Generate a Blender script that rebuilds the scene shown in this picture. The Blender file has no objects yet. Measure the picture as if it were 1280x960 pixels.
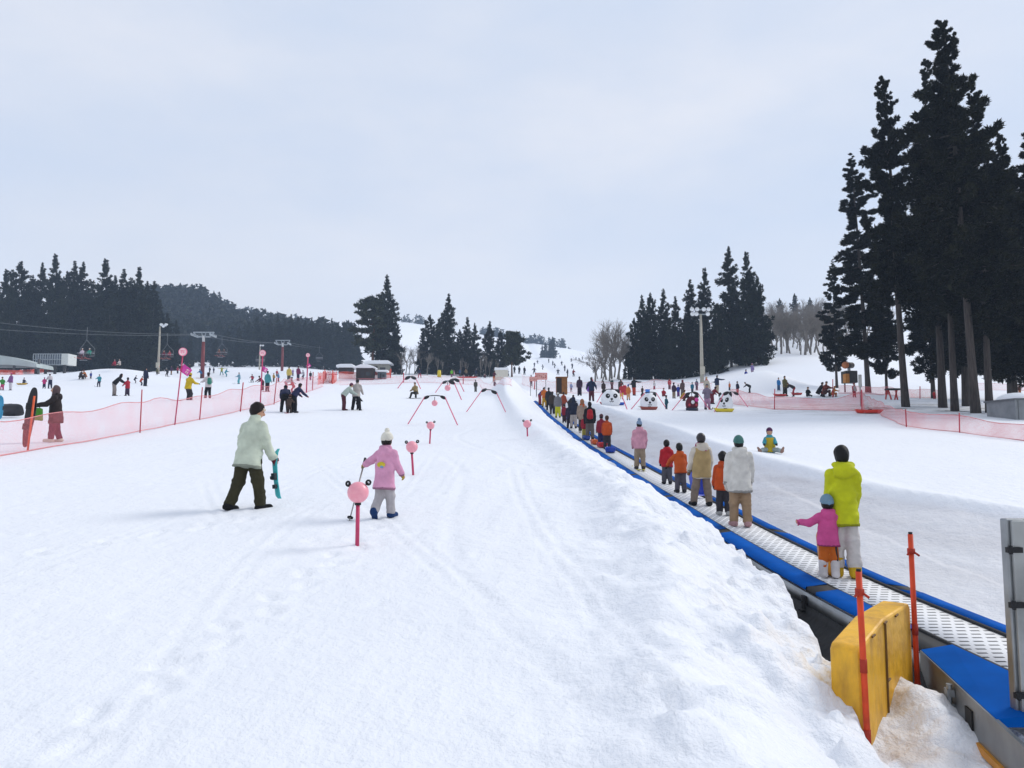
import bpy, math, random
import numpy as np
from math import radians as R, sin, cos, tan, atan, pi, sqrt
from mathutils import Matrix, Vector

SC = bpy.context.scene
COL = SC.collection
random.seed(7)
RNG = np.random.default_rng(11)

# ------------------------------------------------------------------ colours / materials
def lin(h):
    h = h.lstrip('#')
    out = []
    for i in (0, 2, 4):
        c = int(h[i:i+2], 16) / 255
        out.append(c/12.92 if c <= .04045 else ((c+.055)/1.055)**2.4)
    return tuple(out)

def new_mat(name):
    m = bpy.data.materials.new(name)
    m.use_nodes = True
    nt = m.node_tree
    b = nt.nodes.get('Principled BSDF')
    return m, nt, b

_FAB = {}
def fabric(hexc, rough=.8, vary=.16, bump=.25, scale=30):
    key = (hexc, rough, vary, bump)
    if key in _FAB: return _FAB[key]
    m, nt, b = new_mat('fabric')
    c = tuple(x*.80 for x in lin(hexc))
    n = nt.nodes.new('ShaderNodeTexNoise'); n.inputs['Scale'].default_value = 7; n.inputs['Detail'].default_value = 5
    tc = nt.nodes.new('ShaderNodeTexCoord'); nt.links.new(tc.outputs['Object'], n.inputs['Vector'])
    r = nt.nodes.new('ShaderNodeValToRGB')
    r.color_ramp.elements[0].position = .3; r.color_ramp.elements[1].position = .7
    r.color_ramp.elements[0].color = tuple(x*(1-vary) for x in c)+(1,)
    r.color_ramp.elements[1].color = tuple(min(1, x*(1+vary)) for x in c)+(1,)
    nt.links.new(n.outputs['Fac'], r.inputs['Fac']); nt.links.new(r.outputs['Color'], b.inputs['Base Color'])
    n2 = nt.nodes.new('ShaderNodeTexNoise'); n2.inputs['Scale'].default_value = scale; n2.inputs['Detail'].default_value = 3
    nt.links.new(tc.outputs['Object'], n2.inputs['Vector'])
    bp = nt.nodes.new('ShaderNodeBump'); bp.inputs['Strength'].default_value = bump; bp.inputs['Distance'].default_value = .012
    nt.links.new(n2.outputs['Fac'], bp.inputs['Height']); nt.links.new(bp.outputs['Normal'], b.inputs['Normal'])
    b.inputs['Roughness'].default_value = rough
    b.inputs['Specular IOR Level'].default_value = .25
    _FAB[key] = m
    return m

_PLA = {}
def plain(hexc, rough=.5, metal=0., spec=.4, wear=.12, scale=6., name='painted'):
    key = (hexc, rough, metal, wear, scale)
    if key in _PLA: return _PLA[key]
    m, nt, b = new_mat(name)
    c = lin(hexc)
    n = nt.nodes.new('ShaderNodeTexNoise'); n.inputs['Scale'].default_value = scale; n.inputs['Detail'].default_value = 6
    tc = nt.nodes.new('ShaderNodeTexCoord'); nt.links.new(tc.outputs['Object'], n.inputs['Vector'])
    r = nt.nodes.new('ShaderNodeValToRGB')
    r.color_ramp.elements[0].position = .35; r.color_ramp.elements[1].position = .65
    r.color_ramp.elements[0].color = tuple(x*(1-wear) for x in c)+(1,)
    r.color_ramp.elements[1].color = tuple(min(1, x*(1+wear*.6)) for x in c)+(1,)
    nt.links.new(n.outputs['Fac'], r.inputs['Fac']); nt.links.new(r.outputs['Color'], b.inputs['Base Color'])
    b.inputs['Roughness'].default_value = rough; b.inputs['Metallic'].default_value = metal
    b.inputs['Specular IOR Level'].default_value = spec
    _PLA[key] = m
    return m

def math_node(nt, op, a, b=None):
    n = nt.nodes.new('ShaderNodeMath'); n.operation = op
    for i, v in enumerate((a, b)):
        if v is None: continue
        if isinstance(v, (int, float)): n.inputs[i].default_value = v
        else: nt.links.new(v, n.inputs[i])
    return n.outputs[0]

# ------------------------------------------------------------------ objects
def tag(o, label=None, cat=None, group=None, kind=None):
    if label: o['label'] = label
    if cat: o['category'] = cat
    if group: o['group'] = group
    if kind: o['kind'] = kind
    return o

def empty(name, loc, label=None, cat=None, group=None, rz=0.):
    o = bpy.data.objects.new(name, None); COL.objects.link(o)
    o.location = loc; o.rotation_euler = (0, 0, rz); o.empty_display_size = .2
    return tag(o, label, cat, group)

def mesh_np(name, V, F, smooth=False, uv=None):
    """V (n,3), F (m,k) uniform polygons."""
    V = np.asarray(V, np.float32); F = np.asarray(F, np.int32)
    me = bpy.data.meshes.new(name)
    m, k = F.shape
    me.vertices.add(len(V)); me.vertices.foreach_set('co', V.ravel())
    me.loops.add(m*k); me.loops.foreach_set('vertex_index', F.ravel())
    me.polygons.add(m); me.polygons.foreach_set('loop_start', np.arange(0, m*k, k, dtype=np.int32))
    me.polygons.foreach_set('loop_total', np.full(m, k, np.int32))
    if smooth: me.polygons.foreach_set('use_smooth', np.ones(m, bool))
    if uv is not None:
        l = me.uv_layers.new(name='UVMap'); l.data.foreach_set('uv', np.asarray(uv, np.float32)[F.ravel()].ravel())
    me.update(calc_edges=True); me.validate()
    return me

def link(name, me, mat, parent=None, loc=None):
    o = bpy.data.objects.new(name, me); COL.objects.link(o)
    if mat is not None and not me.materials: me.materials.append(mat)
    if parent is not None: o.parent = parent
    if loc is not None: o.location = loc
    return o

def copy_tree(o, parent=None):
    c = o.copy(); COL.objects.link(c)
    if parent is not None: c.parent = parent
    for ch in list(o.children): copy_tree(ch, c)
    return c

class MB:
    def __init__(s): s.v = []; s.f = []; s.uv = []
    def add(s, vs, fs):
        n = len(s.v); s.v += [tuple(map(float, p)) for p in vs]; s.f += [tuple(i+n for i in f) for f in fs]
        return s
    def box(s, c, size, M=None):
        hx, hy, hz = (q/2 for q in size)
        vs = [Vector((x, y, z)) for z in (-hz, hz) for y in (-hy, hy) for x in (-hx, hx)]
        if M is not None: vs = [M @ v for v in vs]
        vs = [v+Vector(c) for v in vs]
        return s.add(vs, [(0, 2, 3, 1), (4, 5, 7, 6), (0, 1, 5, 4), (2, 6, 7, 3), (0, 4, 6, 2), (1, 3, 7, 5)])
    def tube(s, pts, rad, n=8, cap=True):
        pts = [Vector(p) for p in pts]
        if isinstance(rad, (int, float)): rad = [rad]*len(pts)
        vs = []; fs = []; prev = None
        for i, p in enumerate(pts):
            d = (pts[min(i+1, len(pts)-1)]-pts[max(i-1, 0)]).normalized()
            if prev is None:
                ref = Vector((1, 0, 0)) if abs(d.x) < .9 else Vector((0, 1, 0))
                a = d.cross(ref).normalized()
            else:
                a = (prev-d*prev.dot(d)).normalized()
            prev = a; b = d.cross(a)
            for k in range(n):
                t = 2*pi*k/n
                vs.append(p+(a*cos(t)+b*sin(t))*rad[i])
        for i in range(len(pts)-1):
            for k in range(n):
                k2 = (k+1) % n
                fs.append((i*n+k, i*n+k2, (i+1)*n+k2, (i+1)*n+k))
        if cap:
            fs.append(tuple(range(n))[::-1]); fs.append(tuple(range((len(pts)-1)*n, len(pts)*n)))
        return s.add(vs, fs)
    def ell(s, c, r, M=None, nu=14, nv=9):
        vs = []; fs = []
        for j in range(nv+1):
            ph = pi*j/nv
            for i in range(nu):
                th = 2*pi*i/nu
                v = Vector((r[0]*sin(ph)*cos(th), r[1]*sin(ph)*sin(th), r[2]*cos(ph)))
                if M is not None: v = M @ v
                vs.append(v+Vector(c))
        for j in range(nv):
            for i in range(nu):
                i2 = (i+1) % nu
                fs.append((j*nu+i, (j+1)*nu+i, (j+1)*nu+i2, j*nu+i2))
        return s.add(vs, fs)
    def prism(s, poly, d0, d1, axis='y'):
        n = len(poly)
        def P(a, b, d): return (a, d, b) if axis == 'y' else ((d, a, b) if axis == 'x' else (a, b, d))
        vs = [P(a, b, d0) for a, b in poly]+[P(a, b, d1) for a, b in poly]
        fs = [tuple(range(n)), tuple(range(2*n-1, n-1, -1))]+[(i, i+n, (i+1) % n+n, (i+1) % n) for i in range(n)]
        return s.add(vs, fs)
    def build(s, name, mat, parent=None, smooth=False, loc=None, bevel=0):
        me = bpy.data.meshes.new(name); me.from_pydata(s.v, [], s.f); me.validate()
        if smooth: me.polygons.foreach_set('use_smooth', [True]*len(me.polygons))
        me.update()
        o = link(name, me, mat, parent, loc)
        if bevel:
            md = o.modifiers.new('bevel', 'BEVEL'); md.width = bevel; md.segments = 2; md.limit_method = 'ANGLE'
        return o

# ------------------------------------------------------------------ camera
F = 950.; PITCH = 5.; CZ = 2.0
cam = bpy.data.cameras.new('camera'); camo = bpy.data.objects.new('camera', cam); COL.objects.link(camo)
cam.sensor_width = 36; cam.lens = 36*F/1280; cam.clip_end = 3000; cam.clip_start = .05
camo.location = (0, 0, CZ); camo.rotation_euler = (R(90+PITCH), 0, 0)
SC.camera = camo

def ray(u, v):
    a = (u-640)/F; b = (480-v)/F
    d = np.array([a, cos(R(PITCH))-b*sin(R(PITCH)), sin(R(PITCH))+b*cos(R(PITCH))])
    return d/d[1]                       # per metre of y
def at_y(u, v, y):
    d = ray(u, v); return np.array([d[0]*y, y, CZ+d[2]*y])
def px_m(y, v=480):                     # metres per (1280-frame) pixel at distance y
    return y/F

# ------------------------------------------------------------------ noise
def _hash(ix, iy, seed):
    h = (ix.astype(np.int64)*374761393+iy.astype(np.int64)*668265263+seed*974634777) & 0x7fffffff
    h = ((h ^ (h >> 13))*1274126177) & 0x7fffffff
    return ((h ^ (h >> 16)) & 0xffff)/65535.
def vnoise(x, y, seed=0):
    ix = np.floor(x); iy = np.floor(y); fx = x-ix; fy = y-iy
    fx = fx*fx*fx*(fx*(fx*6-15)+10); fy = fy*fy*fy*(fy*(fy*6-15)+10)
    a = _hash(ix, iy, seed); b = _hash(ix+1, iy, seed); c = _hash(ix, iy+1, seed); d = _hash(ix+1, iy+1, seed)
    return (a*(1-fx)+b*fx)*(1-fy)+(c*(1-fx)+d*fx)*fy-.5
def fbm(x, y, oct=4, seed=0):
    s = 0; a = 1.
    for o in range(oct):
        s = s+a*vnoise(x*2**o+o*17.3, y*2**o-o*9.1, seed+o); a *= .5
    return s
def sst(a, b, x):
    t = np.clip((x-a)/(b-a), 0, 1); return t*t*(3-2*t)

# ------------------------------------------------------------------ terrain
BY = np.array([3, 5.2, 6.26, 9.44, 13, 15.7, 22.1, 32.9, 50, 64, 73.7, 80])
BZ = np.array([.24, .29, .32, .42, .67, .90, 1.43, 2.38, 4.15, 5.85, 6.95, 7.6])
def xb(y): return 4.25-.024*y
def zb(y):
    y = np.asarray(y, float)
    s = 0
    for dy in (-1.2, -.6, 0, .6, 1.2): s = s+np.interp(y+dy, BY, BZ)
    return s/5
def base_P(x, y):
    yy = np.minimum(y, 520)
    z = .1016*yy+.000116*np.maximum(0, yy-60)**2-.05*np.maximum(0, y-520)
    z = z-.16*np.clip(x, -72, 200)*sst(200, 500, y)
    z = z+.45*sst(-6, -14, x)*sst(28, 50, y)
    # right hillside behind the cedars
    r = sst(12, 40, x)*sst(.17, .33, x/np.maximum(y, 1))*np.clip(y-62, 0, 260)*.07
    z = z+r+3*np.exp(-((x-72)/30)**2-((y-175)/40)**2)
    # left wooded hill and the far ridge
    z = z+15*np.exp(-((x+156)/44)**2-((y-350)/70)**2)
    z = z+34*np.exp(-((x+250)/110)**2-((y-740)/110)**2)
    z = z+.8*sst(106, 122, y)*sst(12, 3, x)*sst(-46, -30, x)+.9*sst(80, 95, y)*sst(10, 15, x)*sst(60, 40, x)+1.15*sst(84, 103, y)*sst(-46, -58, x)
    # snow mounds: (x, y, rx, ry, h)
    for mx, my, rx, ry, h in ((-50, 99, 7, 6, 1.6), (-.4, 73, 1.5, 6.5, 1.5), (-46, 126, 8, 6, 1.9), (-33, 118, 7, 5, 1.2), (24.2, 73, 3.6, 3.2, 1.9), (20.8, 71, 2.2, 2.4, .55), (12.5, 76, 5, 3, .5), (-1.6, 101, 2.6, 2, .8),
                              (-8.5, 98, 5, 4, .9), (26, 58, 4, 2.5, .55), (24, 52, 6, 3, .2)):
        z = z+h*np.exp(-((x-mx)/rx)**2-((y-my)/ry)**2)
    return z
def ground(x, y, fine=False):
    x = np.asarray(x, float); y = np.asarray(y, float)
    P = base_P(x, y)
    B = zb(y); X = xb(y)
    n1 = fbm(x*1.1, y*1.1, 3, 3) if fine else 0.
    s = (X-.62)-x; t = x-(X+.60)
    se = np.interp(y, [0, 4.8, 5.9, 8.5, 12, 75], [1.38, 1.2, 1.0, .42, .10, .06])
    if fine: se = se+.16*fbm(x*0+3.1, y*2.2, 3, 5)*np.interp(y, [3, 9, 20], [1, .7, .2])
    ze = np.interp(y, [0, 4.8, 5.9, 8.5, 14, 80], [-.25, .06, .20, .42, .80, 7.65])
    ze = np.where(y > 14, B+.07, ze)
    zf = B-np.interp(y, [3, 7, 10, 16, 80], [.46, .48, .42, .12, .06])
    w = np.interp(y, [4, 10, 30, 60, 75], [2.3, 2.2, 2.9, 2.9, 1.5]); sc = np.interp(y, [5, 10, 30, 60], [1.15, 1.3, 2.35, 2.6])
    q = np.clip((s-se)/w, 0, 1)
    bermn = .10*np.exp(-((s-se-sc)/np.where(s-se > sc, .50, .85))**2)*np.interp(y, [3, 6, 14, 30, 50, 66, 76], [2.4, 3.2, 3.0, 3.4, 5.0, 7., 0])
    rise = np.sin(q*pi/2)**.9
    left = ze+(P+bermn-ze)*rise
    kw = np.clip((s-se+.13)/.13, 0, 1)
    left = np.where(s > se, left, zf+(ze-zf)*kw**1.5)
    xt = np.interp(y, [4, 10.7, 13.1, 17.2, 25, 47, 75], [8.6, 7.1, 6.25, 5.75, 5.55, 5.15, 3.9])
    qr = np.clip(t/np.maximum(xt-(X+.60), .2), 0, 1.0)
    right = (B-.07)+(P-B+.07)*np.where(qr < 1, (qr*.94+.06*qr**3), 1)
    right = np.where(t > 0, right, zf)
    right = right+.10*np.exp(-((x-xt-.10)/np.where(x > xt+.10, .45, .12))**2)
    T = np.where(x < X, left, right)
    k = sst(79, 68, y)*sst(-6, 2, y)
    z = P+(T-P)*k
    if fine:
        near = np.exp(-np.maximum(y-8, 0)/22)
        lum = np.where(x < X, np.exp(-((s-se-.9)/1.0)**2)*(s > se-.1), 0)*sst(66, 40, y)
        z = z+lum*(.25*fbm(x*1.5, y*1.4, 3, 21)+.12*np.maximum(fbm(x*3.4, y*3.1, 3, 33), -.02))*np.interp(y, [3, 20, 60], [1, .8, .5])
        z = z+.03*np.where(x < X, 1, 0)*np.maximum(fbm(x*2.6, y*2.2, 4, 23)+.02, 0)*sst(.2, 4, x+.12*y)*near*(s > se)
        chunk = np.where((x < X) & (s > se-.05), np.exp(-((s-se)/.35)**2), 0)
        z = z+chunk*.13*np.maximum(fbm(x*6, y*6, 3, 55), -.05)*np.interp(y, [3, 14, 30], [1.2, .8, .2])
        z = z+.05*fbm(x*.22, y*.22, 3, 8)*(np.abs(x-X) > 1.5)+.022*fbm(x*.9, y*.8, 3, 9)*(np.abs(x-X) > .9)
        z = z+np.where((t > .1) & (qr < 1), .035*fbm(x*1.6, y*.9, 4, 41), 0)*k
        # trampled heap between the padding and the cabinet
        pit = np.where((x < X) & (s < se-.05) & (s > -.1), 1., 0)*sst(8.5, 6.8, y)
        z = z+pit*(.09+.02*sst(2.6, 3.3, x)+.14*fbm(x*2.4, y*2.4, 4, 61)+.05*np.abs(fbm(x*9, y*9, 3, 62))+.24*np.exp(-((x-3.12)/.28)**2-((y-6.0)/.6)**2))
        # ski tracks, board marks and boot prints
        rg = np.random.default_rng(17)
        for q in range(17):
            x0 = rg.uniform(-9, 1.6); y0 = rg.uniform(7, 30); L_ = rg.uniform(6, 22); sl = rg.normal()*.28; am = rg.uniform(0, .7); ph = rg.uniform(0, 6); fq = rg.uniform(.15, .5); dp = rg.uniform(.006, .016)
            m = (y > y0-L_) & (y < y0) & (x < 2.2)
            xx, yy2 = x[m], y[m]
            c_ = x0+sl*(yy2-y0)+am*np.sin(yy2*fq+ph)
            fade = sst(0, 2, y0-yy2)*sst(0, 2, yy2-y0+L_)
            g_ = 0
            for dx_ in ((0, .19) if q % 3 else (0,)):
                e = (xx-c_-dx_)/(.05 if q % 3 else .10); g_ = g_-np.exp(-e**2)+.45*np.exp(-(abs(e)-1.7)**2*2)
            z[m] = z[m]+dp*fade*g_
        for q in range(95):
            if q < 22: hx, hy = -3.25-.33*(q+1)*.62+(.11 if q % 2 else -.11), 10.65-.36*(q+1)*.62
            elif q < 40: hx, hy = -1.62-.05*(q-21)+(.09 if q % 2 else -.09), 10.3-.38*(q-21)
            else: hx, hy = rg.uniform(-7, 2.2), rg.uniform(5.2, 17)
            m = (abs(x-hx) < .5) & (abs(y-hy) < .6)
            if not m.any(): continue
            a_ = rg.normal()*.5; dx_, dy_ = x[m]-hx, y[m]-hy
            ex = (dx_*cos(a_)+dy_*sin(a_))/.075; ey = (-dx_*sin(a_)+dy_*cos(a_))/.15
            r2 = ex**2+ey**2; z[m] = z[m]+(.030 if q < 40 else rg.uniform(.008, .02))*(-np.exp(-r2**2)+.4*np.exp(-(np.sqrt(r2)-1.45)**2*6))
        # clods thrown up along the bank
        for q in range(230):
            hy = 4.6+26*rg.uniform()**1.7; off = abs(rg.normal())*.55+.03
            se_ = np.interp(hy, [0, 4.8, 5.9, 8.5, 12, 75], [1.38, 1.2, 1.0, .42, .10, .06]); hx = xb(hy)-.62-se_-off
            r_ = rg.uniform(.035, .10)*(1.3 if q % 9 == 0 else 1)
            m = (abs(x-hx) < r_*1.6) & (abs(y-hy) < r_*1.8)
            if not m.any(): continue
            a_ = rg.uniform(0, 3); dx_, dy_ = x[m]-hx, y[m]-hy
            u_ = (dx_*cos(a_)+dy_*sin(a_))/r_; v_ = (-dx_*sin(a_)+dy_*cos(a_))/(r_*rg.uniform(.65, 1.))
            z[m] = z[m]+r_*.62*np.sqrt(np.clip(1-u_**2-v_**2, 0, 1))
        # older softened tracks
        z = z+.012*np.where(x < 2, np.sin((x*1.0-y*.16)*9+2*fbm(x*.3, y*.1, 2, 77)), 0)*np.maximum(fbm(x*.35, y*.07, 2, 70), 0)*near
    return z

def hit(u, v, ymin=4.5):
    """where the sight line of pixel (u, v) meets the ground"""
    d = ray(u, v)
    ys = np.concatenate([np.arange(ymin, 60, .1), np.arange(60, 900, .5)])
    g = ground(d[0]*ys, ys); z = CZ+d[2]*ys
    i = np.argmax(z < g)
    if not (z < g).any(): return None
    y = ys[i]
    if i > 0:
        a, b = z[i-1]-g[i-1], g[i]-z[i]
        y = ys[i-1]+(ys[i]-ys[i-1])*a/max(a+b, 1e-6)
    return np.array([d[0]*y, y, float(ground(d[0]*y, y))])
def gz(x, y): return float(ground(x, y))
def on_belt(u, v=None):
    """a point of the belt whose picture column is u (lane offset via v: sideways shift in m)"""
    off = v or 0.
    y = 20.
    for _ in range(60):
        dep = y*cos(R(PITCH))+(float(zb(y))-CZ)*sin(R(PITCH))
        y += ((xb(y)+off)*F/(u-640)-dep)*.5
    return np.array([xb(y)+off, y, float(zb(y))+.012])
# ------------------------------------------------------------------ smooth bodies from distance fields
_E = [(0,1),(2,3),(4,5),(6,7),(0,2),(1,3),(4,6),(5,7),(0,4),(1,5),(2,6),(3,7)]
_CO = np.array([(i & 1, (i >> 1) & 1, (i >> 2) & 1) for i in range(8)], np.float32)
def surfnet(f, org, h):
    nx, ny, nz = f.shape
    ins = f < 0
    cs = [ins[c[0]:nx-1+c[0], c[1]:ny-1+c[1], c[2]:nz-1+c[2]] for c in _CO.astype(int)]
    cnt = sum(c.astype(np.int8) for c in cs)
    act = (cnt > 0) & (cnt < 8)
    idx = np.argwhere(act)
    if not len(idx): return np.zeros((0, 3)), np.zeros((0, 4), int)
    vals = np.stack([f[idx[:, 0]+int(c[0]), idx[:, 1]+int(c[1]), idx[:, 2]+int(c[2])] for c in _CO], 1)
    pos = np.zeros((len(idx), 3), np.float32); n = np.zeros(len(idx), np.float32)
    for a, b in _E:
        fa, fb = vals[:, a], vals[:, b]
        m = (fa < 0) != (fb < 0)
        t = np.where(m, fa/np.where(m, fa-fb, 1), 0)
        p = _CO[a]+t[:, None]*(_CO[b]-_CO[a])
        pos += np.where(m[:, None], p, 0); n += m
    V = (idx+pos/n[:, None])*h+org
    ids = np.full(act.shape, -1, np.int64); ids[tuple(idx.T)] = np.arange(len(idx))
    Fs = []
    for ax in range(3):
        o1, o2 = [(1, 2), (2, 0), (0, 1)][ax]
        sl0 = [slice(None)]*3; sl1 = [slice(None)]*3
        sl0[ax] = slice(0, -1); sl1[ax] = slice(1, None)
        for o in (o1, o2): sl0[o] = slice(1, -1); sl1[o] = slice(1, -1)
        A = ins[tuple(sl0)]; B = ins[tuple(sl1)]
        e = np.argwhere(A != B)
        if not len(e): continue
        fl = A[tuple(e.T)]
        e = e.copy(); e[:, o1] += 1; e[:, o2] += 1
        q = []
        for d1, d2 in ((-1, -1), (0, -1), (0, 0), (-1, 0)):
            g = e.copy(); g[:, o1] += d1; g[:, o2] += d2
            q.append(ids[tuple(g.T)])
        q = np.stack(q, 1)
        q[~fl] = q[~fl][:, ::-1]
        Fs.append(q)
    return V, np.concatenate(Fs)

def cap(a, b, ra, rb=None, sx=1., k=None, clip=None):
    return dict(t='c', a=np.array(a, float), b=np.array(b, float), ra=ra, rb=ra if rb is None else rb, sx=sx, k=k, clip=clip)
def ell(c, r, rz=0., k=None, clip=None, M=None):
    return dict(t='e', c=np.array(c, float), r=np.array(r, float), rz=rz, k=k, clip=clip, M=M)
def _sd(P, p):
    if p['t'] == 'c':
        s = np.array([1/p['sx'], 1, 1]); Q = P*s; a = p['a']*s; b = p['b']*s
        ab = b-a; L = max((ab*ab).sum(), 1e-9)
        t = np.clip(((Q-a) @ ab)/L, 0, 1)
        d = np.sqrt((((Q-a)-t[..., None]*ab)**2).sum(-1))-(p['ra']+(p['rb']-p['ra'])*t)
    else:
        Q = P-p['c']
        if p['M'] is not None: Q = Q @ p['M']
        elif p['rz']:
            c_, s_ = cos(p['rz']), sin(p['rz'])
            Q = np.stack([Q[..., 0]*c_+Q[..., 1]*s_, -Q[..., 0]*s_+Q[..., 1]*c_, Q[..., 2]], -1)
        d = (np.sqrt(((Q/p['r'])**2).sum(-1))-1)*p['r'].min()
    if p['clip'] is not None:
        for pt, n in p['clip']: d = np.maximum(d, (P-np.array(pt)) @ np.array(n))
    return d
def blob(prims, h, k=.03, wr=0., seed=0):
    lo = np.full(3, 1e9); hi = -lo
    for p in prims:
        if p['t'] == 'c':
            r = max(p['ra'], p['rb'])*np.array([p['sx'], 1, 1])
            lo = np.minimum(lo, np.minimum(p['a'], p['b'])-r); hi = np.maximum(hi, np.maximum(p['a'], p['b'])+r)
        else:
            r = p['r'].max(); lo = np.minimum(lo, p['c']-r); hi = np.maximum(hi, p['c']+r)
    lo = lo-2.2*h-k*.4; hi = hi+2.2*h+k*.4
    n = np.ceil((hi-lo)/h).astype(int)+1
    ax = [lo[i]+h*np.arange(n[i]) for i in range(3)]
    P = np.stack(np.meshgrid(*ax, indexing='ij'), -1)
    d = None
    for p in prims:
        e = _sd(P, p); kk = k if p['k'] is None else p['k']
        if d is None: d = e
        elif kk <= 0: d = np.minimum(d, e)
        else:
            q = np.clip(.5+.5*(e-d)/kk, 0, 1)
            d = e*(1-q)+d*q-kk*q*(1-q)
    if wr:
        r = np.random.default_rng(seed)
        w = 0
        for f0 in (22, 43, 78):
            a = r.normal(size=3)*np.array([.5, .5, 1.4]); a = a/np.linalg.norm(a)*f0
            b = r.normal(size=3); b = b/np.linalg.norm(b)*f0*.6
            w = w+np.sin(P @ a+r.uniform(0, 6)+1.3*np.sin(P @ b))*(22/f0)**.75
        d = d+wr*np.minimum(w, .25)
    V, Fc = surfnet(d.astype(np.float32), lo, h)
    return V, Fc

def lerp(a, b, t): return a+(b-a)*t
def unit(v): v = np.array(v, float); return v/np.linalg.norm(v)

POSES = dict(
    stand=dict(),
    idle=dict(lf=4, rf=-2, labd=3, rabd=3, la=6, ra=10, le=18, re=25),
    walk=dict(lean=7, lf=24, lk=8, rf=-14, rk=22, rp=-32, la=-16, ra=22, le=22, re=25, labd=2, rabd=2),
    walk2=dict(lean=7, rf=24, rk=8, lf=-14, lk=22, lp=-32, ra=-16, la=22, le=22, re=25),
    ski=dict(lean=22, lf=38, lk=52, rf=36, rk=50, labd=4, rabd=4, la=30, ra=30, le=55, re=55, lb=22, rb=22),
    snow=dict(lean=18, lf=30, lk=58, rf=34, rk=60, labd=12, rabd=12, la=10, ra=10, le=20, re=20, lb=50, rb=50),
    bend=dict(lean=58, lf=18, lk=22, rf=10, rk=18, labd=6, rabd=6, la=42, ra=46, le=18, re=14),
    bend2=dict(lean=40, lf=8, lk=10, rf=4, rk=6, labd=4, rabd=4, la=48, ra=42, le=15, re=20),
    wide=dict(lean=30, lf=8, lk=12, rf=4, rk=8, labd=10, rabd=10, la=42, ra=42, le=15, re=15, lb=2, rb=2),
    sit=dict(lean=8, lf=86, lk=18, rf=84, rk=14, labd=14, rabd=14, la=30, ra=30, le=40, re=40, sit=1, lp=0, rp=0),
    splay=dict(lean=2, lf=87, lk=6, rf=87, rk=6, labd=58, rabd=58, la=40, ra=40, le=30, re=30, lb=14, rb=14, sit=1),
    chair=dict(lean=0, lf=84, lk=80, rf=82, rk=78, labd=5, rabd=5, la=30, ra=30, le=45, re=45, sit=1),
    squat=dict(lean=28, lf=100, lk=125, rf=96, rk=120, labd=14, rabd=14, la=62, ra=62, le=20, re=20),
    arms=dict(lean=4, lf=16, rf=-4, lk=6, rk=6, labd=14, rabd=14, la=10, ra=10, lb=82, rb=78, le=6, re=6, lbf=96, rbf=92),
)

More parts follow.
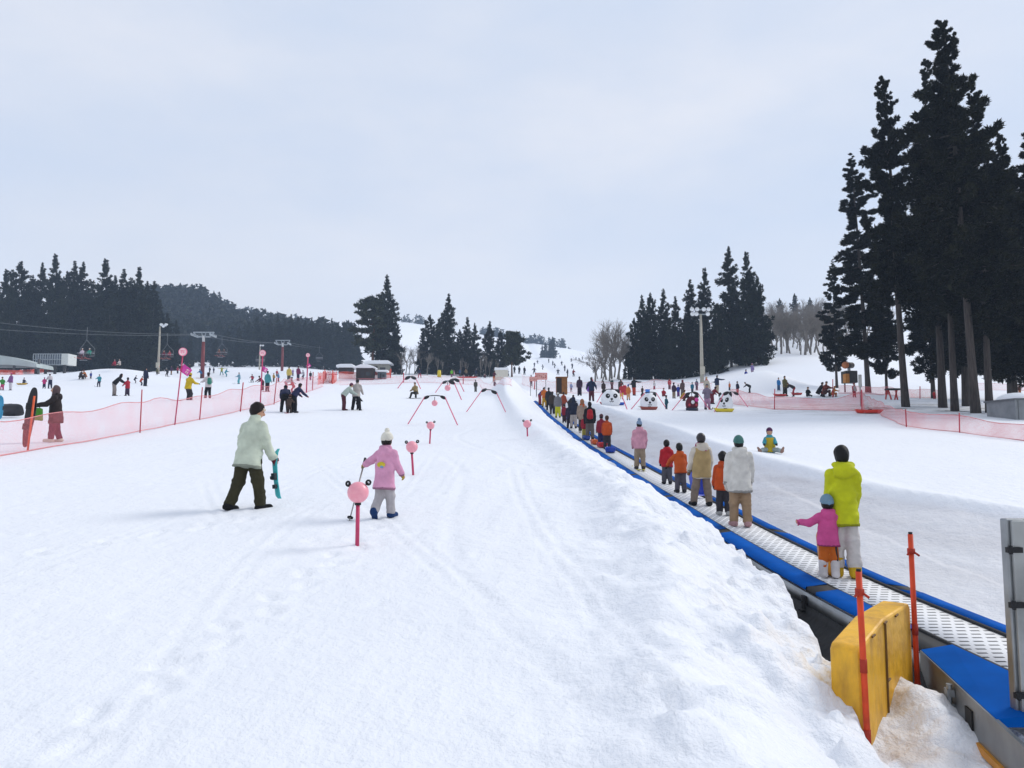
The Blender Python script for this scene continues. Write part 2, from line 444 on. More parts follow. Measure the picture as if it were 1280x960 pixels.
def person(label, pos, face, H, pose='idle', jacket='#445566', pants='#30323a', hat=('beanie', '#222222'), boots='#1d1d22',
           gloves='#202024', skin='#c99a7e', hairc='#17120f', group=None, res=.03, hood=True, hem=.075, vest=None, skis=None, board=None,
           pack=None, scarf=None, bh=.085, br=.042, mod=None, coat=None, slim=1., goggles=None, motif=None, stripes=None):
    p = dict(lean=0, side=0, lf=0, lk=4, rf=0, rk=4, labd=2, rabd=2, lp=None, rp=None, la=4, lb=9, le=12, lbf=None, ra=4, rb=9, re=12, rbf=None, turn=0, nod=0, sit=0)
    p.update(POSES[pose]);
    if mod: p.update(mod)
    c = float(np.clip((1.5-H)/.55, 0, 1))
    g = lambda a, b: lerp(a, b, c)*H
    TH, SH, FH = g(.245, .212), g(.222, .192), g(.034, .038)
    T = g(.300, .312); SW = g(.098, .098)*slim; UA, FA = g(.162, .145), g(.148, .132)
    HUP = g(.118, .146); hh, hw, hd = g(.066, .088), g(.046, .066), g(.056, .075)
    bulk = g(1, 1.08)/H
    td = unit((sin(R(p['side'])), sin(R(p['lean'])), cos(R(p['lean']))))
    hip = np.zeros(3); X = np.array([1., 0, 0])
    J = {}
    for s, q in ((-1, 'l'), (1, 'r')):
        f, k, ab = R(p[q+'f']), R(p[q+'k']), R(p[q+'abd'])
        hj = hip+X*s*.047*H*slim
        kn = hj+TH*unit((s*sin(ab), sin(f)*cos(ab), -cos(f)*cos(ab)))
        gg = f-k
        an = kn+SH*unit((s*sin(ab)*.75, sin(gg)*cos(ab), -cos(gg)*cos(ab)))
        fp = p[q+'p']
        if p['sit'] and fp in (None, 0): fd = unit((s*.25+s*sin(ab)*.3, cos(gg+.5), sin(gg+.5))) if gg > .6 else unit((s*.12, cos(.1), sin(.1)))
        else: fd = unit((s*.14, cos(R(fp or 0)), sin(R(fp or 0))))
        J[q] = (hj, kn, an, fd)
        sh = hip+td*(T-.026*H)+X*s*SW
        a, b = R(p[q+'a']), R(p[q+'b'])
        el = sh+UA*unit((s*sin(b), sin(a)*cos(b), -cos(a)*cos(b)))
        a2 = a+R(p[q+'e']); bf = R(p[q+'bf']) if p[q+'bf'] is not None else b*.35
        fdir = unit((s*sin(bf), sin(a2)*cos(bf), -cos(a2)*cos(bf)))
        wr = el+FA*fdir
        J['a'+q] = (sh, el, wr, fdir)
    low = []
    for q in 'lr':
        hj, kn, an, fd = J[q]
        low += [an[2]-FH, an[2]+fd[2]*.09*H-.03*H]
    z0 = -min(low)
    if p['sit']: z0 = max(.085*H*bulk, -min(low+[-.085*H*bulk])) if pose != 'chair' else .085*H
    up = np.array([0, 0, z0])
    hip = hip+up
    for k_ in list(J):
        a = J[k_]; J[k_] = (a[0]+up, a[1]+up, a[2]+up, a[3])
    neck = hip+td*(T+.02*H)
    hc = hip+td*(T+HUP*.55)+unit(td*.6+np.array([0, .12+sin(R(p['nod']))*.6, .8]))*HUP*.48
    yaw = R(-p['turn'])
    fw = np.array([-sin(yaw), cos(yaw), 0.]); rt = np.array([cos(yaw), sin(yaw), 0.])
    nodm = R(p['nod']+p['lean']*.35)
    up_h = np.array([0, 0, 1.])*cos(nodm)+fw*sin(nodm); fwh = fw*cos(nodm)-np.array([0, 0, 1.])*sin(nodm)
    HM = np.stack([rt, fwh, up_h], 1)       # head axes as columns
    hp = lambda x, y, z: hc+rt*x+fwh*y+up_h*z
    far = res > .028
    seed = abs(hash(label)) % 9999 if False else sum(ord(ch)*(i+1) for i, ch in enumerate(label)) % 9973
    # ---- body: one continuous surface
    B = [ell(hc, (hw, hd, hh), M=HM), ell(hp(0, hd*.18, -hh*.55), (hw*.72, hd*.72, hh*.5), M=HM), cap(neck-td*.03*H, hc-up_h*hh*.4, .034*H*bulk, .032*H*bulk)]
    if not far:
        B += [cap(hp(0, hd*.9, hh*.05), hp(0, hd*1.16, -hh*.2), .010*H, .014*H, k=.012), ell(hp(hw*.98, -hd*.05, -hh*.05), (.008*H, .018*H, .026*H), M=HM, k=.01), ell(hp(-hw*.98, -hd*.05, -hh*.05), (.008*H, .018*H, .026*H), M=HM, k=.01),
              cap(hp(-hw*.3, hd*.93, -hh*.5), hp(hw*.3, hd*.93, -hh*.5), .007*H, k=.01)]
    B += [cap(hip, hip+td*T*.86, .054*H*slim, .056*H*slim, sx=1.2)]
    for q in 'lr':
        sh, el, wr, fd = J['a'+q]; hj, kn, an, ft = J[q]
        B += [cap(sh, el, .03*H, .026*H), cap(el, wr, .025*H, .02*H), cap(wr, wr+fd*.06*H, .019*H, .02*H), cap(hj, kn, .045*H, .035*H), cap(kn, an, .033*H, .024*H), cap(an, an+ft*.07*H-np.array([0, 0, .005*H]), .024*H, .02*H)]
    V, Fc = blob(B, res if not far else res*1.15, k=.022*H)
    me = mesh_np('person', V, Fc, True)
    o = link('person', me, fabric(skin, .6, .05, .05)); tag(o, label, 'person', group)
    o.location = pos; o.rotation_euler = (0, 0, -R(face))
    def part(name, prims, col, k=.03, w=0., rs=None, mat=None, sd=0):
        V, Fc = blob(prims, rs or res, k=k*H, wr=w*H, seed=seed+sd)
        if len(Fc) == 0: return None
        return link(name, mesh_np(name, V, Fc, True), mat or fabric(col), o)
    wr_ = 0 if far else .0022
    # ---- trousers
    tr = [cap(hip+td*.03*H, hip-td*.01*H, .064*H*bulk*slim, .070*H*bulk*slim, sx=1.24)]
    for q in 'lr':
        hj, kn, an, fd = J[q]; d2 = unit(an-kn)
        tr += [cap(hj, kn, .062*H*bulk*slim, .052*H*bulk), cap(kn, an-d2*max(.02, bh-.05)*H, .050*H*bulk, .049*H*bulk, k=.02*H)]
    part('trousers', tr, pants, .025, wr_*2.0, sd=1)
    # ---- boots
    for q in 'lr':
        bo = []
        hj, kn, an, fd = J[q]; d2 = unit(kn-an); nrm = np.array([0, 0, 1.])-fd*fd[2]
        sole = an-nrm*FH*.35
        bo += [cap(an+d2*bh*H, an, br*H*bulk, min(br, .045)*H*bulk, k=.0), cap(sole-fd*.025*H, sole+fd*.09*H, .036*H*bulk, .033*H*bulk, k=.025, clip=[(an-nrm*FH*1.0, -nrm)])]
        part('boot', bo, boots, .02, 0, sd=2)
    # ---- jacket
    hm = hip-td*hem*H
    if p['lean'] > 30: hm = hip-td*.02*H
    ja = [cap(hm-td*.02*H, hip+td*T*.45, .103*H*bulk*slim, .087*H*bulk*slim, sx=1.23, clip=[(hm, -td)]), cap(hip+td*T*.45, hip+td*T*.80, .086*H*bulk*slim, .078*H*bulk*slim, sx=1.28),
          cap(neck-td*.028*H, J['al'][0]+X*.012*H, .058*H*bulk, .043*H*bulk), cap(neck-td*.028*H, J['ar'][0]-X*.012*H, .058*H*bulk, .043*H*bulk)]
    if coat: ja += [cap(hip-td*coat*H, hip, .115*H, .10*H, sx=1.2, clip=[(hip-td*coat*H, -td)])]
    for q in 'lr':
        sh, el, wr, fd = J['a'+q]
        ja += [cap(sh-td*.008*H, el, .049*H*bulk, .043*H*bulk, k=.011*H), cap(el, wr-fd*.006*H, .043*H*bulk, .036*H*bulk, k=.012*H, clip=[(wr+fd*.012*H, fd)])]
    ja += [cap(neck-td*.02*H+np.array([0, -.006*H, 0]), neck+td*.028*H, .055*H*bulk, .047*H*bulk, k=.015*H)]
    if hood and not far: ja += [ell(neck+np.array([0, -.066*H, -.004*H])-td*.016*H, (.078*H, .042*H, .062*H), k=.009*H), cap(neck+np.array([-.055*H, -.03*H, .026*H]), neck+np.array([.055*H, -.03*H, .026*H]), .026*H, k=.010*H)]
    part('jacket', ja, jacket, .022, wr_*2.3, sd=3)
    if vest:
        ve = [cap(hm-td*.005*H, hip+td*T*.45, .112*H*bulk, .101*H*bulk, sx=1.22, clip=[(hm+td*.012*H, -td)]), cap(hip+td*T*.45, hip+td*T*.86, .100*H*bulk, .095*H*bulk, sx=1.26, clip=[(hip+td*T*.99, td)])]
        part('vest', ve, vest, .03, wr_, sd=4)
    if not far and res < .022:     # hem cord, cuffs and zip pull line: the small dark edges of a ski jacket
        dk = tuple(x*.45 for x in lin(jacket)); hx_ = '#%02x%02x%02x' % tuple(int(255*min(1, (c_*12.92 if c_ < .0031 else 1.055*c_**(1/2.4)-.055))) for c_ in dk)
        for q in 'lr':
            sh, el, wr, fd = J['a'+q]
            part('cuff', [cap(wr-fd*.022*H, wr-fd*.004*H, .0365*H*bulk, .036*H*bulk)], hx_, .005, 0, sd=20)
        if not vest and not coat: part('hem_band', [cap(hm+td*.004*H, hm-td*.004*H, .1035*H*bulk*slim, .1030*H*bulk*slim, sx=1.23, clip=[(hm-td*.008*H, -td), (hm+td*.014*H, td)])], hx_, .005, wr_*2.3, sd=3)
    # ---- gloves
    for q in 'lr':
        gl = []
        sh, el, wr, fd = J['a'+q]; s = -1 if q == 'l' else 1
        if res < .016:
            side = unit(np.cross(fd, X)) if abs(fd[0]) < .9 else np.array([0, 1., 0])
            inn = -s*X-fd*(-s*fd[0]); inn = unit(inn)
            side = unit(np.cross(inn, fd))*(1 if np.cross(inn, fd)[1] > 0 else -1)
            palm = wr+fd*.03*H
            gl += [cap(wr-fd*.012*H, wr+fd*.01*H, .032*H, .028*H, k=.01), ell(palm, (.022*H, .027*H, .03*H), k=.012*H)]
            for i, (o_, L_) in enumerate(((-.019, .042), (-.006, .048), (.007, .046), (.019, .038))):
                b0 = palm+fd*.018*H+side*o_*H; b1 = b0+fd*L_*.55*H+inn*.004*H; b2 = b1+fd*L_*.3*H+inn*.02*H
                gl += [cap(b0, b1, .0098*H, .009*H, k=.004), cap(b1, b2, .009*H, .008*H, k=.003)]
            tb = palm+side*.022*H-fd*.012*H
            gl += [cap(tb, tb+side*.018*H+fd*.02*H, .0105*H, .0095*H, k=.006), cap(tb+side*.018*H+fd*.02*H, tb+side*.02*H+fd*.042*H+inn*.008*H, .0095*H, .008*H, k=.003)]
        else:
            gl += [cap(wr, wr+fd*.055*H, .026*H*bulk, .024*H*bulk), cap(wr+fd*.015*H, wr+fd*.03*H+np.array([0, .025*H, .0]), .013*H, .012*H)]
        part('glove', gl, gloves, .008, 0, rs=.0085 if res < .016 else res, sd=5)
    # ---- head wear
    kind, hcol = hat
    if kind == 'hair':
        hr = [ell(hp(0, -hd*.10, hh*.14), (hw*1.18, hd*1.12, hh*1.08), M=HM, clip=[(hp(0, hd*.52, hh*.2), fwh*.8-up_h*.6), (hp(0, 0, -hh*.8), -up_h)]), ell(hp(0, -hd*.5, -hh*.3), (hw*.82, hd*.5, hh*.5), M=HM)]
        part('hair', hr, hcol, .02, .004, sd=6, mat=fabric(hcol, .5, .3, .6, 60))
    elif kind == 'long_hair':
        hr = [ell(hp(0, -hd*.12, hh*.12), (hw*1.2, hd*1.12, hh*1.08), M=HM, clip=[(hp(0, hd*.52, hh*.2), fwh*.8-up_h*.6)]), cap(hp(0, -hd*.75, hh*.1), hp(0, -hd*1.0, -hh*1.9), hw*.85, hw*.55, sx=1.1)]
        part('hair', hr, hcol, .03, .004, sd=6, mat=fabric(hcol, .5, .3, .6, 60))
    elif kind == 'hood':
        hr = [ell(hp(0, -hd*.12, hh*.05), (hw*1.4, hd*1.25, hh*1.3), M=HM, clip=[(hp(0, hd*.55, 0), fwh)]), cap(neck, hp(0, -hd*.2, -hh*.6), .06*H, .05*H)]
        part('hood', hr, hcol, .03, .002, sd=6)
    else:
        part('hair', [ell(hp(0, -hd*.14, -hh*.12), (hw*1.12, hd*1.04, hh*.98), M=HM, clip=[(hp(0, hd*.25, 0), fwh), (hp(0, 0, -hh*.8), -up_h)])], hairc, .02, .003, sd=6, mat=fabric(hairc, .5, .3, .6, 60))
        f_ = 1.26 if kind != 'helmet' else 1.34
        cl = [(hp(0, hd*.6, hh*.12 if kind != 'helmet' else hh*.2), unit(-up_h*.95+fwh*.25))]
        if kind == 'helmet': cl = [(hp(0, hd*.75, hh*.32), unit(-up_h*.75+fwh*.66)), (hp(0, 0, -hh*.5), -up_h)]
        ht = [ell(hp(0, -hd*.03, hh*.14), (hw*f_, hd*(f_-.05), hh*(1.16 if kind != 'helmet' else 1.2)), M=HM, clip=cl)]
        hm_ = plain(hcol, .3, 0, .5, .08) if kind == 'helmet' else fabric(hcol, .95, .22, .7, 55)
        ho = part('helmet' if kind == 'helmet' else 'hat', ht, hcol, .012, 0 if kind == 'helmet' else .0012, sd=7, mat=hm_)
        if kind != 'helmet' and not far:
            br = [ell(hp(0, -hd*.03, hh*.17), (hw*1.32, hd*1.27, hh*.2), M=np.stack([rt, unit(fwh+up_h*.25), unit(up_h-fwh*.25)], 1))]
            part('hat_brim', br, hcol, .01, .0008, sd=8, mat=hm_)
        if kind == 'bobble':
            part('bobble', [ell(hp(0, -hd*.1, hh*1.42), (.032*H, .032*H, .030*H))], hcol, .01, .003, sd=9, mat=fabric(hcol, .95, .22, .9, 80))
    if stripes:
        for i_, zc_ in enumerate((.42, .72)):
            part('hat_stripe', [ell(hp(0, -hd*.03, hh*zc_), (hw*(1.30-.22*i_), hd*(1.25-.22*i_), hh*.10), M=HM)], stripes[i_], .01, 0, sd=30)
    if goggles:
        part('goggles', [ell(hp(0, hd*.72, hh*.42), (hw*.95, hd*.5, hh*.26), M=HM)], goggles, .01, 0, sd=10, mat=plain(goggles, .15, 0, .6))
        part('goggle_strap', [ell(hp(0, -hd*.02, hh*.42), (hw*1.27, hd*1.2, hh*.13), M=HM)], '#1a1a1c', .01, 0, sd=11)
    if scarf:
        part('scarf', [cap(neck+np.array([-.03*H, 0, .012*H]), neck+np.array([.03*H, 0, .012*H]), .052*H, .052*H), cap(neck+np.array([.02*H, -.04*H, 0]), neck+np.array([.03*H, -.075*H, -.05*H]), .02*H, .022*H)], scarf, .02, .003, sd=12)
    if pack:
        b0 = hip+td*T*.28+np.array([0, -.125*H, 0]); b1 = hip+td*T*.80+np.array([0, -.12*H, 0])
        po = part('backpack', [cap(b0, b1, .062*H, .052*H, sx=1.35), cap(b0+np.array([0, -.03*H, .01*H]), b0+np.array([0, -.04*H, .06*H]), .04*H, .036*H, sx=1.4)], pack, .03, .0015, sd=13)
    if motif:
        cy_ = hip+td*T*.50+np.array([0, -.108*H, 0])
        part('back_patch', [ell(cy_, (.055*H, .014*H, .036*H))], motif, .01, 0, sd=14)
        part('back_patch', [ell(cy_+np.array([.01*H, -.004*H, -.022*H]), (.028*H, .013*H, .02*H))], '#7ea6c8', .01, 0, sd=15)
    if res < .016:
        ey = MB()
        for s in (-1, 1): ey.ell(hp(s*hw*.38, hd*.9, hh*.06), (hw*.14, hd*.08, hh*.09), nu=8, nv=5)
        ey.build('eyes', plain('#15100e', .2), o, True)
    for q in ('lr' if skis else ''):
        hj, kn, an, fd = J[q]
        d = unit((fd[0]*.5, fd[1], 0)); L = .50*H if H > 1.4 else .42*H
        m = MB(); zz = an[2]-FH-.004; wd = .037
        rtv = np.array([d[1], -d[0], 0])
        top = []
        for (t_, dz, w_) in ((-1, .015, .7), (-.9, 0, 1), (.0, 0, .8), (.75, 0, 1), (.9, .03, .9), (1, .09, .3)):
            c_ = an+d*L*(t_+.12); c_[2] = zz+dz
            top.append((c_-rtv*wd*w_, c_+rtv*wd*w_))
        vs = []
        for a_, b_ in top: vs += [a_, b_, b_-np.array([0, 0, .014]), a_-np.array([0, 0, .014])]
        fs = [(0, 1, 2, 3)]+[(i*4+j, (i+1)*4+j, (i+1)*4+(j+1) % 4, i*4+(j+1) % 4) for i in range(5) for j in range(4)]+[(23, 22, 21, 20)]
        m.add(vs, fs); m.build('ski', plain(skis, .35), o)
    if board:
        a_, b_ = J['l'][2], J['r'][2]
        cc = (a_+b_)/2; d = X if abs(a_[0]-b_[0]) > .1*H else np.array([0, 1., 0])
        m = MB(); pts = []
        for i in range(20):
            t = 2*pi*i/20; pts.append((.75*np.sign(cos(t))*abs(cos(t))**.6, .14*np.sign(sin(t))*abs(sin(t))**.8))
        m.prism(pts, cc[2]-FH-.02, cc[2]-FH-.003, 'z')
        ob = m.build('snowboard', plain(board, .35), o); ob.location = (cc[0], cc[1], 0)
    o['_hx'] = 0
    del o['_hx']
    return o, dict(J=J, hip=hip, hc=hc)

def world_pt(o, q):
    M = Matrix.Translation(o.location) @ Matrix.Rotation(o.rotation_euler[2], 4, 'Z')
    return np.array(M @ Vector(q))

PEOPLE_LOG = []
def who(label, u, v, vtop, face, H=None, y=None, **k):
    """stand a person where the sight line of (u, v) meets the snow; the height follows from the head row"""
    p = hit(u, v) if y is None else at_y(u, v, y)
    if p is None: return None
    dep = p[1]*cos(R(PITCH))+(p[2]-CZ)*sin(R(PITCH))
    h = (v-vtop)*dep/F
    PEOPLE_LOG.append((label[:38], round(p[1], 1), round(h, 2), H))
    h = H or h
    sink = .02
    p[2] = (gz(p[0], p[1]) if y is None else p[2])-sink
    if 'res' not in k: k['res'] = float(np.clip(dep*.00105, .012, .075))
    return person(label, p, face, h, **k)
# ------------------------------------------------------------------ world, sun, view
SUN_AZ, SUN_EL = 62., 40.          # clockwise from straight ahead
w = bpy.data.worlds.new('World'); SC.world = w; w.use_nodes = True
nt = w.node_tree; bg = nt.nodes['Background']; bg.inputs['Strength'].default_value = .1
sky = nt.nodes.new('ShaderNodeTexSky'); sky.sky_type = 'NISHITA'; sky.sun_disc = False
sky.sun_elevation = R(SUN_EL); sky.sun_rotation = R(SUN_AZ); sky.air_density = 1.5; sky.dust_density = 4.; sky.altitude = 400
tc = nt.nodes.new('ShaderNodeTexCoord')
mp = nt.nodes.new('ShaderNodeMapping'); mp.inputs['Scale'].default_value = (1, 1, 2.6); mp.inputs['Location'].default_value = (.35, .1, .2)
nt.links.new(tc.outputs['Generated'], mp.inputs['Vector'])
n1 = nt.nodes.new('ShaderNodeTexNoise'); n1.inputs['Scale'].default_value = 2.1; n1.inputs['Detail'].default_value = 6; n1.inputs['Roughness'].default_value = .52
nt.links.new(mp.outputs['Vector'], n1.inputs['Vector'])
rp = nt.nodes.new('ShaderNodeValToRGB'); el = rp.color_ramp.elements
el[0].position = .32; el[0].color = (.60, .69, .85, 1); el[1].position = .68; el[1].color = (.785, .808, .88, 1)
e = el.new(.5); e.color = (.675, .735, .855, 1)
nt.links.new(n1.outputs['Fac'], rp.inputs['Fac'])
sx_ = nt.nodes.new('ShaderNodeSeparateXYZ'); nt.links.new(tc.outputs['Generated'], sx_.inputs[0])
mr = nt.nodes.new('ShaderNodeMapRange'); mr.inputs['From Min'].default_value = .02; mr.inputs['From Max'].default_value = .36; mr.inputs['To Min'].default_value = .85; mr.inputs['To Max'].default_value = 0; mr.interpolation_type = 'SMOOTHSTEP'
nt.links.new(sx_.outputs[2], mr.inputs['Value'])
hz = nt.nodes.new('ShaderNodeMix'); hz.data_type = 'RGBA'; hz.inputs['B'].default_value = (.86, .868, .905, 1)
nt.links.new(mr.outputs[0], hz.inputs['Factor']); nt.links.new(rp.outputs['Color'], hz.inputs['A'])
sc_ = nt.nodes.new('ShaderNodeVectorMath'); sc_.operation = 'SCALE'; sc_.inputs['Scale'].default_value = 10.
nt.links.new(hz.outputs['Result'], sc_.inputs[0])
mx = nt.nodes.new('ShaderNodeMix'); mx.data_type = 'RGBA'; mx.inputs['Factor'].default_value = .93
nt.links.new(sky.outputs['Color'], mx.inputs['A']); nt.links.new(sc_.outputs['Vector'], mx.inputs['B'])
nt.links.new(mx.outputs['Result'], bg.inputs['Color'])
sl = bpy.data.lights.new('sun', 'SUN'); sl.energy = 1.8; sl.angle = R(20); sl.color = (1, .96, .90)
so = bpy.data.objects.new('sun', sl); COL.objects.link(so)
so.rotation_euler = (R(90-SUN_EL), 0, R(180-SUN_AZ)); so.location = (30, 10, 60)
SC.view_settings.view_transform = 'Standard'; SC.view_settings.look = 'None'
SC.view_settings.exposure = .10; SC.view_settings.gamma = 1
try: SC.view_settings.use_curve_mapping = False
except Exception: pass
SC.cycles.max_bounces = 6; SC.cycles.diffuse_bounces = 3; SC.cycles.glossy_bounces = 2; SC.cycles.transparent_max_bounces = 12; SC.cycles.volume_bounces = 1
SC.cycles.use_denoising = True

# ------------------------------------------------------------------ ground sheet
def geo(a, b, s0, gr):
    out = [a]; s = s0
    while out[-1] < b: out.append(out[-1]+s); s *= gr
    return np.array(out)
xs = np.concatenate([-geo(60, 700, .8, 1.09)[::-1], np.arange(-60, -9, .45)[1:], np.arange(-9, 1.4, .06), np.arange(1.4, 6.2, .042), np.arange(6.2, 10, .1), np.arange(10, 60, .45), geo(60, 700, .8, 1.09)])
ys = np.concatenate([np.arange(-15, 3, .35), np.arange(3, 13, .045), geo(13, 900, .06, 1.0125)])
XX, YY = np.meshgrid(xs, ys)
ZZ = ground(XX, YY, fine=True)
nX, nY = len(xs), len(ys)
V = np.stack([XX, YY, ZZ], -1).reshape(-1, 3)
i = np.arange(nY-1)[:, None]*nX+np.arange(nX-1)[None]
Fq = np.stack([i, i+1, i+1+nX, i+nX], -1).reshape(-1, 4)
gm = mesh_np('ground', V, Fq, True)
# dirt: real grit near the conveyor; cut: grit streaks plus painted shade on trench wall
S_ = (xb(YY)-.62)-XX; T_ = XX-(xb(YY)+.60)
dirt = (S_ < np.interp(YY, [0, 4.8, 5.9, 8.5, 12, 75], [1.38, 1.2, 1.0, .42, .10, .06])-.2)*sst(8.2, 6.6, YY)*(S_ > -.2)*np.clip(.04+fbm(XX*1.5, YY*1.5, 3, 90)*1.2, 0, 1)
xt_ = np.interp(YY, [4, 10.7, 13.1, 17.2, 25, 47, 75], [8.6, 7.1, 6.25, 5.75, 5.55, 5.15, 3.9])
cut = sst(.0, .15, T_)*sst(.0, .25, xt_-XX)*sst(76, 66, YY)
at = gm.attributes.new('dirt', 'FLOAT', 'POINT'); at.data.foreach_set('value', dirt.astype(np.float32).ravel())
rough = np.where(XX < xb(YY), np.exp(-np.maximum(S_-1.2, 0)/1.6), .25)*sst(66, 50, YY)
at = gm.attributes.new('rough', 'FLOAT', 'POINT'); at.data.foreach_set('value', rough.astype(np.float32).ravel())
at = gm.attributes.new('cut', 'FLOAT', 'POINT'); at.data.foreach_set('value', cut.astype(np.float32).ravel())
gr_ = np.exp(-((XX-24)/9)**2-((YY-42)/7)**2)*np.clip(.3+fbm(XX*.6, YY*.9, 4, 66)*2.2, 0, 1)
at = gm.attributes.new('litter', 'FLOAT', 'POINT'); at.data.foreach_set('value', gr_.astype(np.float32).ravel())

SN, nt, b = new_mat('snow')
N = nt.nodes.new; L = nt.links.new
tc = N('ShaderNodeTexCoord')
def noise(scale, detail=4, rough=.55, vec=None, sc=None):
    n = N('ShaderNodeTexNoise'); n.inputs['Scale'].default_value = scale; n.inputs['Detail'].default_value = detail; n.inputs['Roughness'].default_value = rough
    src = tc.outputs['Object'] if vec is None else vec
    if sc:
        m = N('ShaderNodeMapping'); m.inputs['Scale'].default_value = sc[0]; m.inputs['Rotation'].default_value = (0, 0, sc[1]); L(src, m.inputs['Vector']); src = m.outputs['Vector']
    L(src, n.inputs['Vector']); return n.outputs['Fac']
def attr(nm):
    a = N('ShaderNodeAttribute'); a.attribute_name = nm; return a.outputs['Fac']
def mixc(f, a, b_):
    m = N('ShaderNodeMix'); m.data_type = 'RGBA'
    for s, v in (('Factor', f), ('A', a), ('B', b_)):
        if isinstance(v, (tuple, float, int)): m.inputs[s].default_value = v
        else: L(v, m.inputs[s])
    return m.outputs['Result']
c0 = mixc(noise(.35, 4), (.79, .815, .865, 1), (.86, .875, .905, 1))
dn = math_node(nt, 'MULTIPLY', attr('dirt'), math_node(nt, 'MULTIPLY', noise(2.3, 6), 1.9))
c1 = mixc(dn, c0, (.50, .40, .31, 1))
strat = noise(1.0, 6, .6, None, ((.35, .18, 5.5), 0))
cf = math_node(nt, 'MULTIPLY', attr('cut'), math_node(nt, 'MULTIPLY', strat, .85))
c2 = mixc(cf, c1, (.45, .415, .415, 1))  # wall tint: dirt streaks, with the wall's shade mixed into the colour
lt = math_node(nt, 'MULTIPLY', attr('litter'), math_node(nt, 'GREATER_THAN', noise(3.5, 6, .7), .46))
c3 = mixc(lt, c2, (.16, .14, .12, 1))
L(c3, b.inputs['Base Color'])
b.inputs['Roughness'].default_value = .62; b.inputs['Specular IOR Level'].default_value = .28
h1 = noise(26, 5, .65); h2 = noise(5, 5, .6); h3 = noise(1.0, 4, .5, None, ((7, .8, 1), .17)); h4 = noise(1.0, 3, .5, None, ((5, .6, 1), -.42))
rg_ = attr('rough')
s1 = math_node(nt, 'MULTIPLY', h1, .011); s2 = math_node(nt, 'MULTIPLY', h2, math_node(nt, 'ADD', math_node(nt, 'MULTIPLY', rg_, .045), .032))
s3 = math_node(nt, 'MULTIPLY', h3, .008); s4 = math_node(nt, 'MULTIPLY', h4, .008)
hh_ = math_node(nt, 'ADD', math_node(nt, 'ADD', s1, s2), math_node(nt, 'ADD', s3, s4))
bp = N('ShaderNodeBump'); bp.inputs['Strength'].default_value = .85; bp.inputs['Distance'].default_value = 1.0
L(hh_, bp.inputs['Height']); L(bp.outputs['Normal'], b.inputs['Normal'])
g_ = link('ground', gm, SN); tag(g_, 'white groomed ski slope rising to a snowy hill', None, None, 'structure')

# snow used on roofs and snow figures
SNW, nt2, b2 = new_mat('packed_snow')
b2.inputs['Base Color'].default_value = (.84, .86, .89, 1); b2.inputs['Roughness'].default_value = .6
nn = nt2.nodes.new('ShaderNodeTexNoise'); nn.inputs['Scale'].default_value = 8; nn.inputs['Detail'].default_value = 6
bb = nt2.nodes.new('ShaderNodeBump'); bb.inputs['Distance'].default_value = .05; nt2.links.new(nn.outputs['Fac'], bb.inputs['Height']); nt2.links.new(bb.outputs['Normal'], b2.inputs['Normal'])

# ------------------------------------------------------------------ air
HAZE = 1
def build_haze():
    m = bpy.data.materials.new('haze'); m.use_nodes = True; nt = m.node_tree
    nt.nodes.remove(nt.nodes['Principled BSDF'])
    v = nt.nodes.new('ShaderNodeVolumePrincipled'); v.inputs['Density'].default_value = .00050; v.inputs['Color'].default_value = (.58, .74, .97, 1); v.inputs['Anisotropy'].default_value = .0
    nt.links.new(v.outputs['Volume'], nt.nodes['Material Output'].inputs['Volume'])
    zlo = float(ZZ.min())-1; zhi = max(float(ZZ.max())+30, 60)
    o = MB().box((0, 442, (zlo+zhi)/2), (1424, 930, zhi-zlo)).build('haze', m)
    tag(o, 'thin pale winter haze over the slopes', None, None, 'stuff')
if HAZE: build_haze()

# ------------------------------------------------------------------ magic carpet conveyor
mc = empty('magic_carpet', (0, 0, 0), 'long moving carpet lift with white perforated belt between blue side pads', 'conveyor lift')
def strip(y0, y1, prof, n, name, mat, closed=True, smooth=False, uvs=False):
    """sweep a cross-section [(offset from belt centre, height over belt)] along the belt"""
    yy = np.linspace(y0, y1, n+1); X0 = xb(yy); Z0 = zb(yy); k = len(prof)
    V = np.array([[X0[i]+p[0], yy[i], Z0[i]+p[1]] for i in range(n+1) for p in prof])
    kk = k if closed else k-1
    Fc = np.array([(i*k+j, i*k+(j+1) % k, (i+1)*k+(j+1) % k, (i+1)*k+j) for i in range(n) for j in range(kk)])
    uv = None
    if uvs: uv = np.array([[p[0], yy[i]] for i in range(n+1) for p in prof])
    if closed:
        caps = None
    me = mesh_np(name, V, Fc, smooth, uv)
    return link(name, me, mat, mc)
BM, nt, b = new_mat('belt')
uvn = nt.nodes.new('ShaderNodeUVMap'); uvn.uv_map = 'UVMap'
sp = nt.nodes.new('ShaderNodeSeparateXYZ'); nt.links.new(uvn.outputs['UV'], sp.inputs[0])
M_ = lambda op, a, c=None: math_node(nt, op, a, c)
rv = M_('DIVIDE', sp.outputs[1], .115); row = M_('FLOOR', rv); fv = M_('FRACT', rv)
ru = M_('ADD', M_('DIVIDE', sp.outputs[0], .125), M_('MULTIPLY', M_('FLOORED_MODULO', row, 2), .5)); fu = M_('FRACT', ru)
hole = M_('MULTIPLY', M_('LESS_THAN', fv, .27), M_('LESS_THAN', fu, .70))
nz = nt.nodes.new('ShaderNodeTexNoise'); nz.inputs['Scale'].default_value = 3.; nz.inputs['Detail'].default_value = 5
r = nt.nodes.new('ShaderNodeValToRGB'); r.color_ramp.elements[0].color = (.74, .74, .75, 1); r.color_ramp.elements[1].color = (.86, .86, .86, 1)
nt.links.new(nz.outputs['Fac'], r.inputs['Fac'])
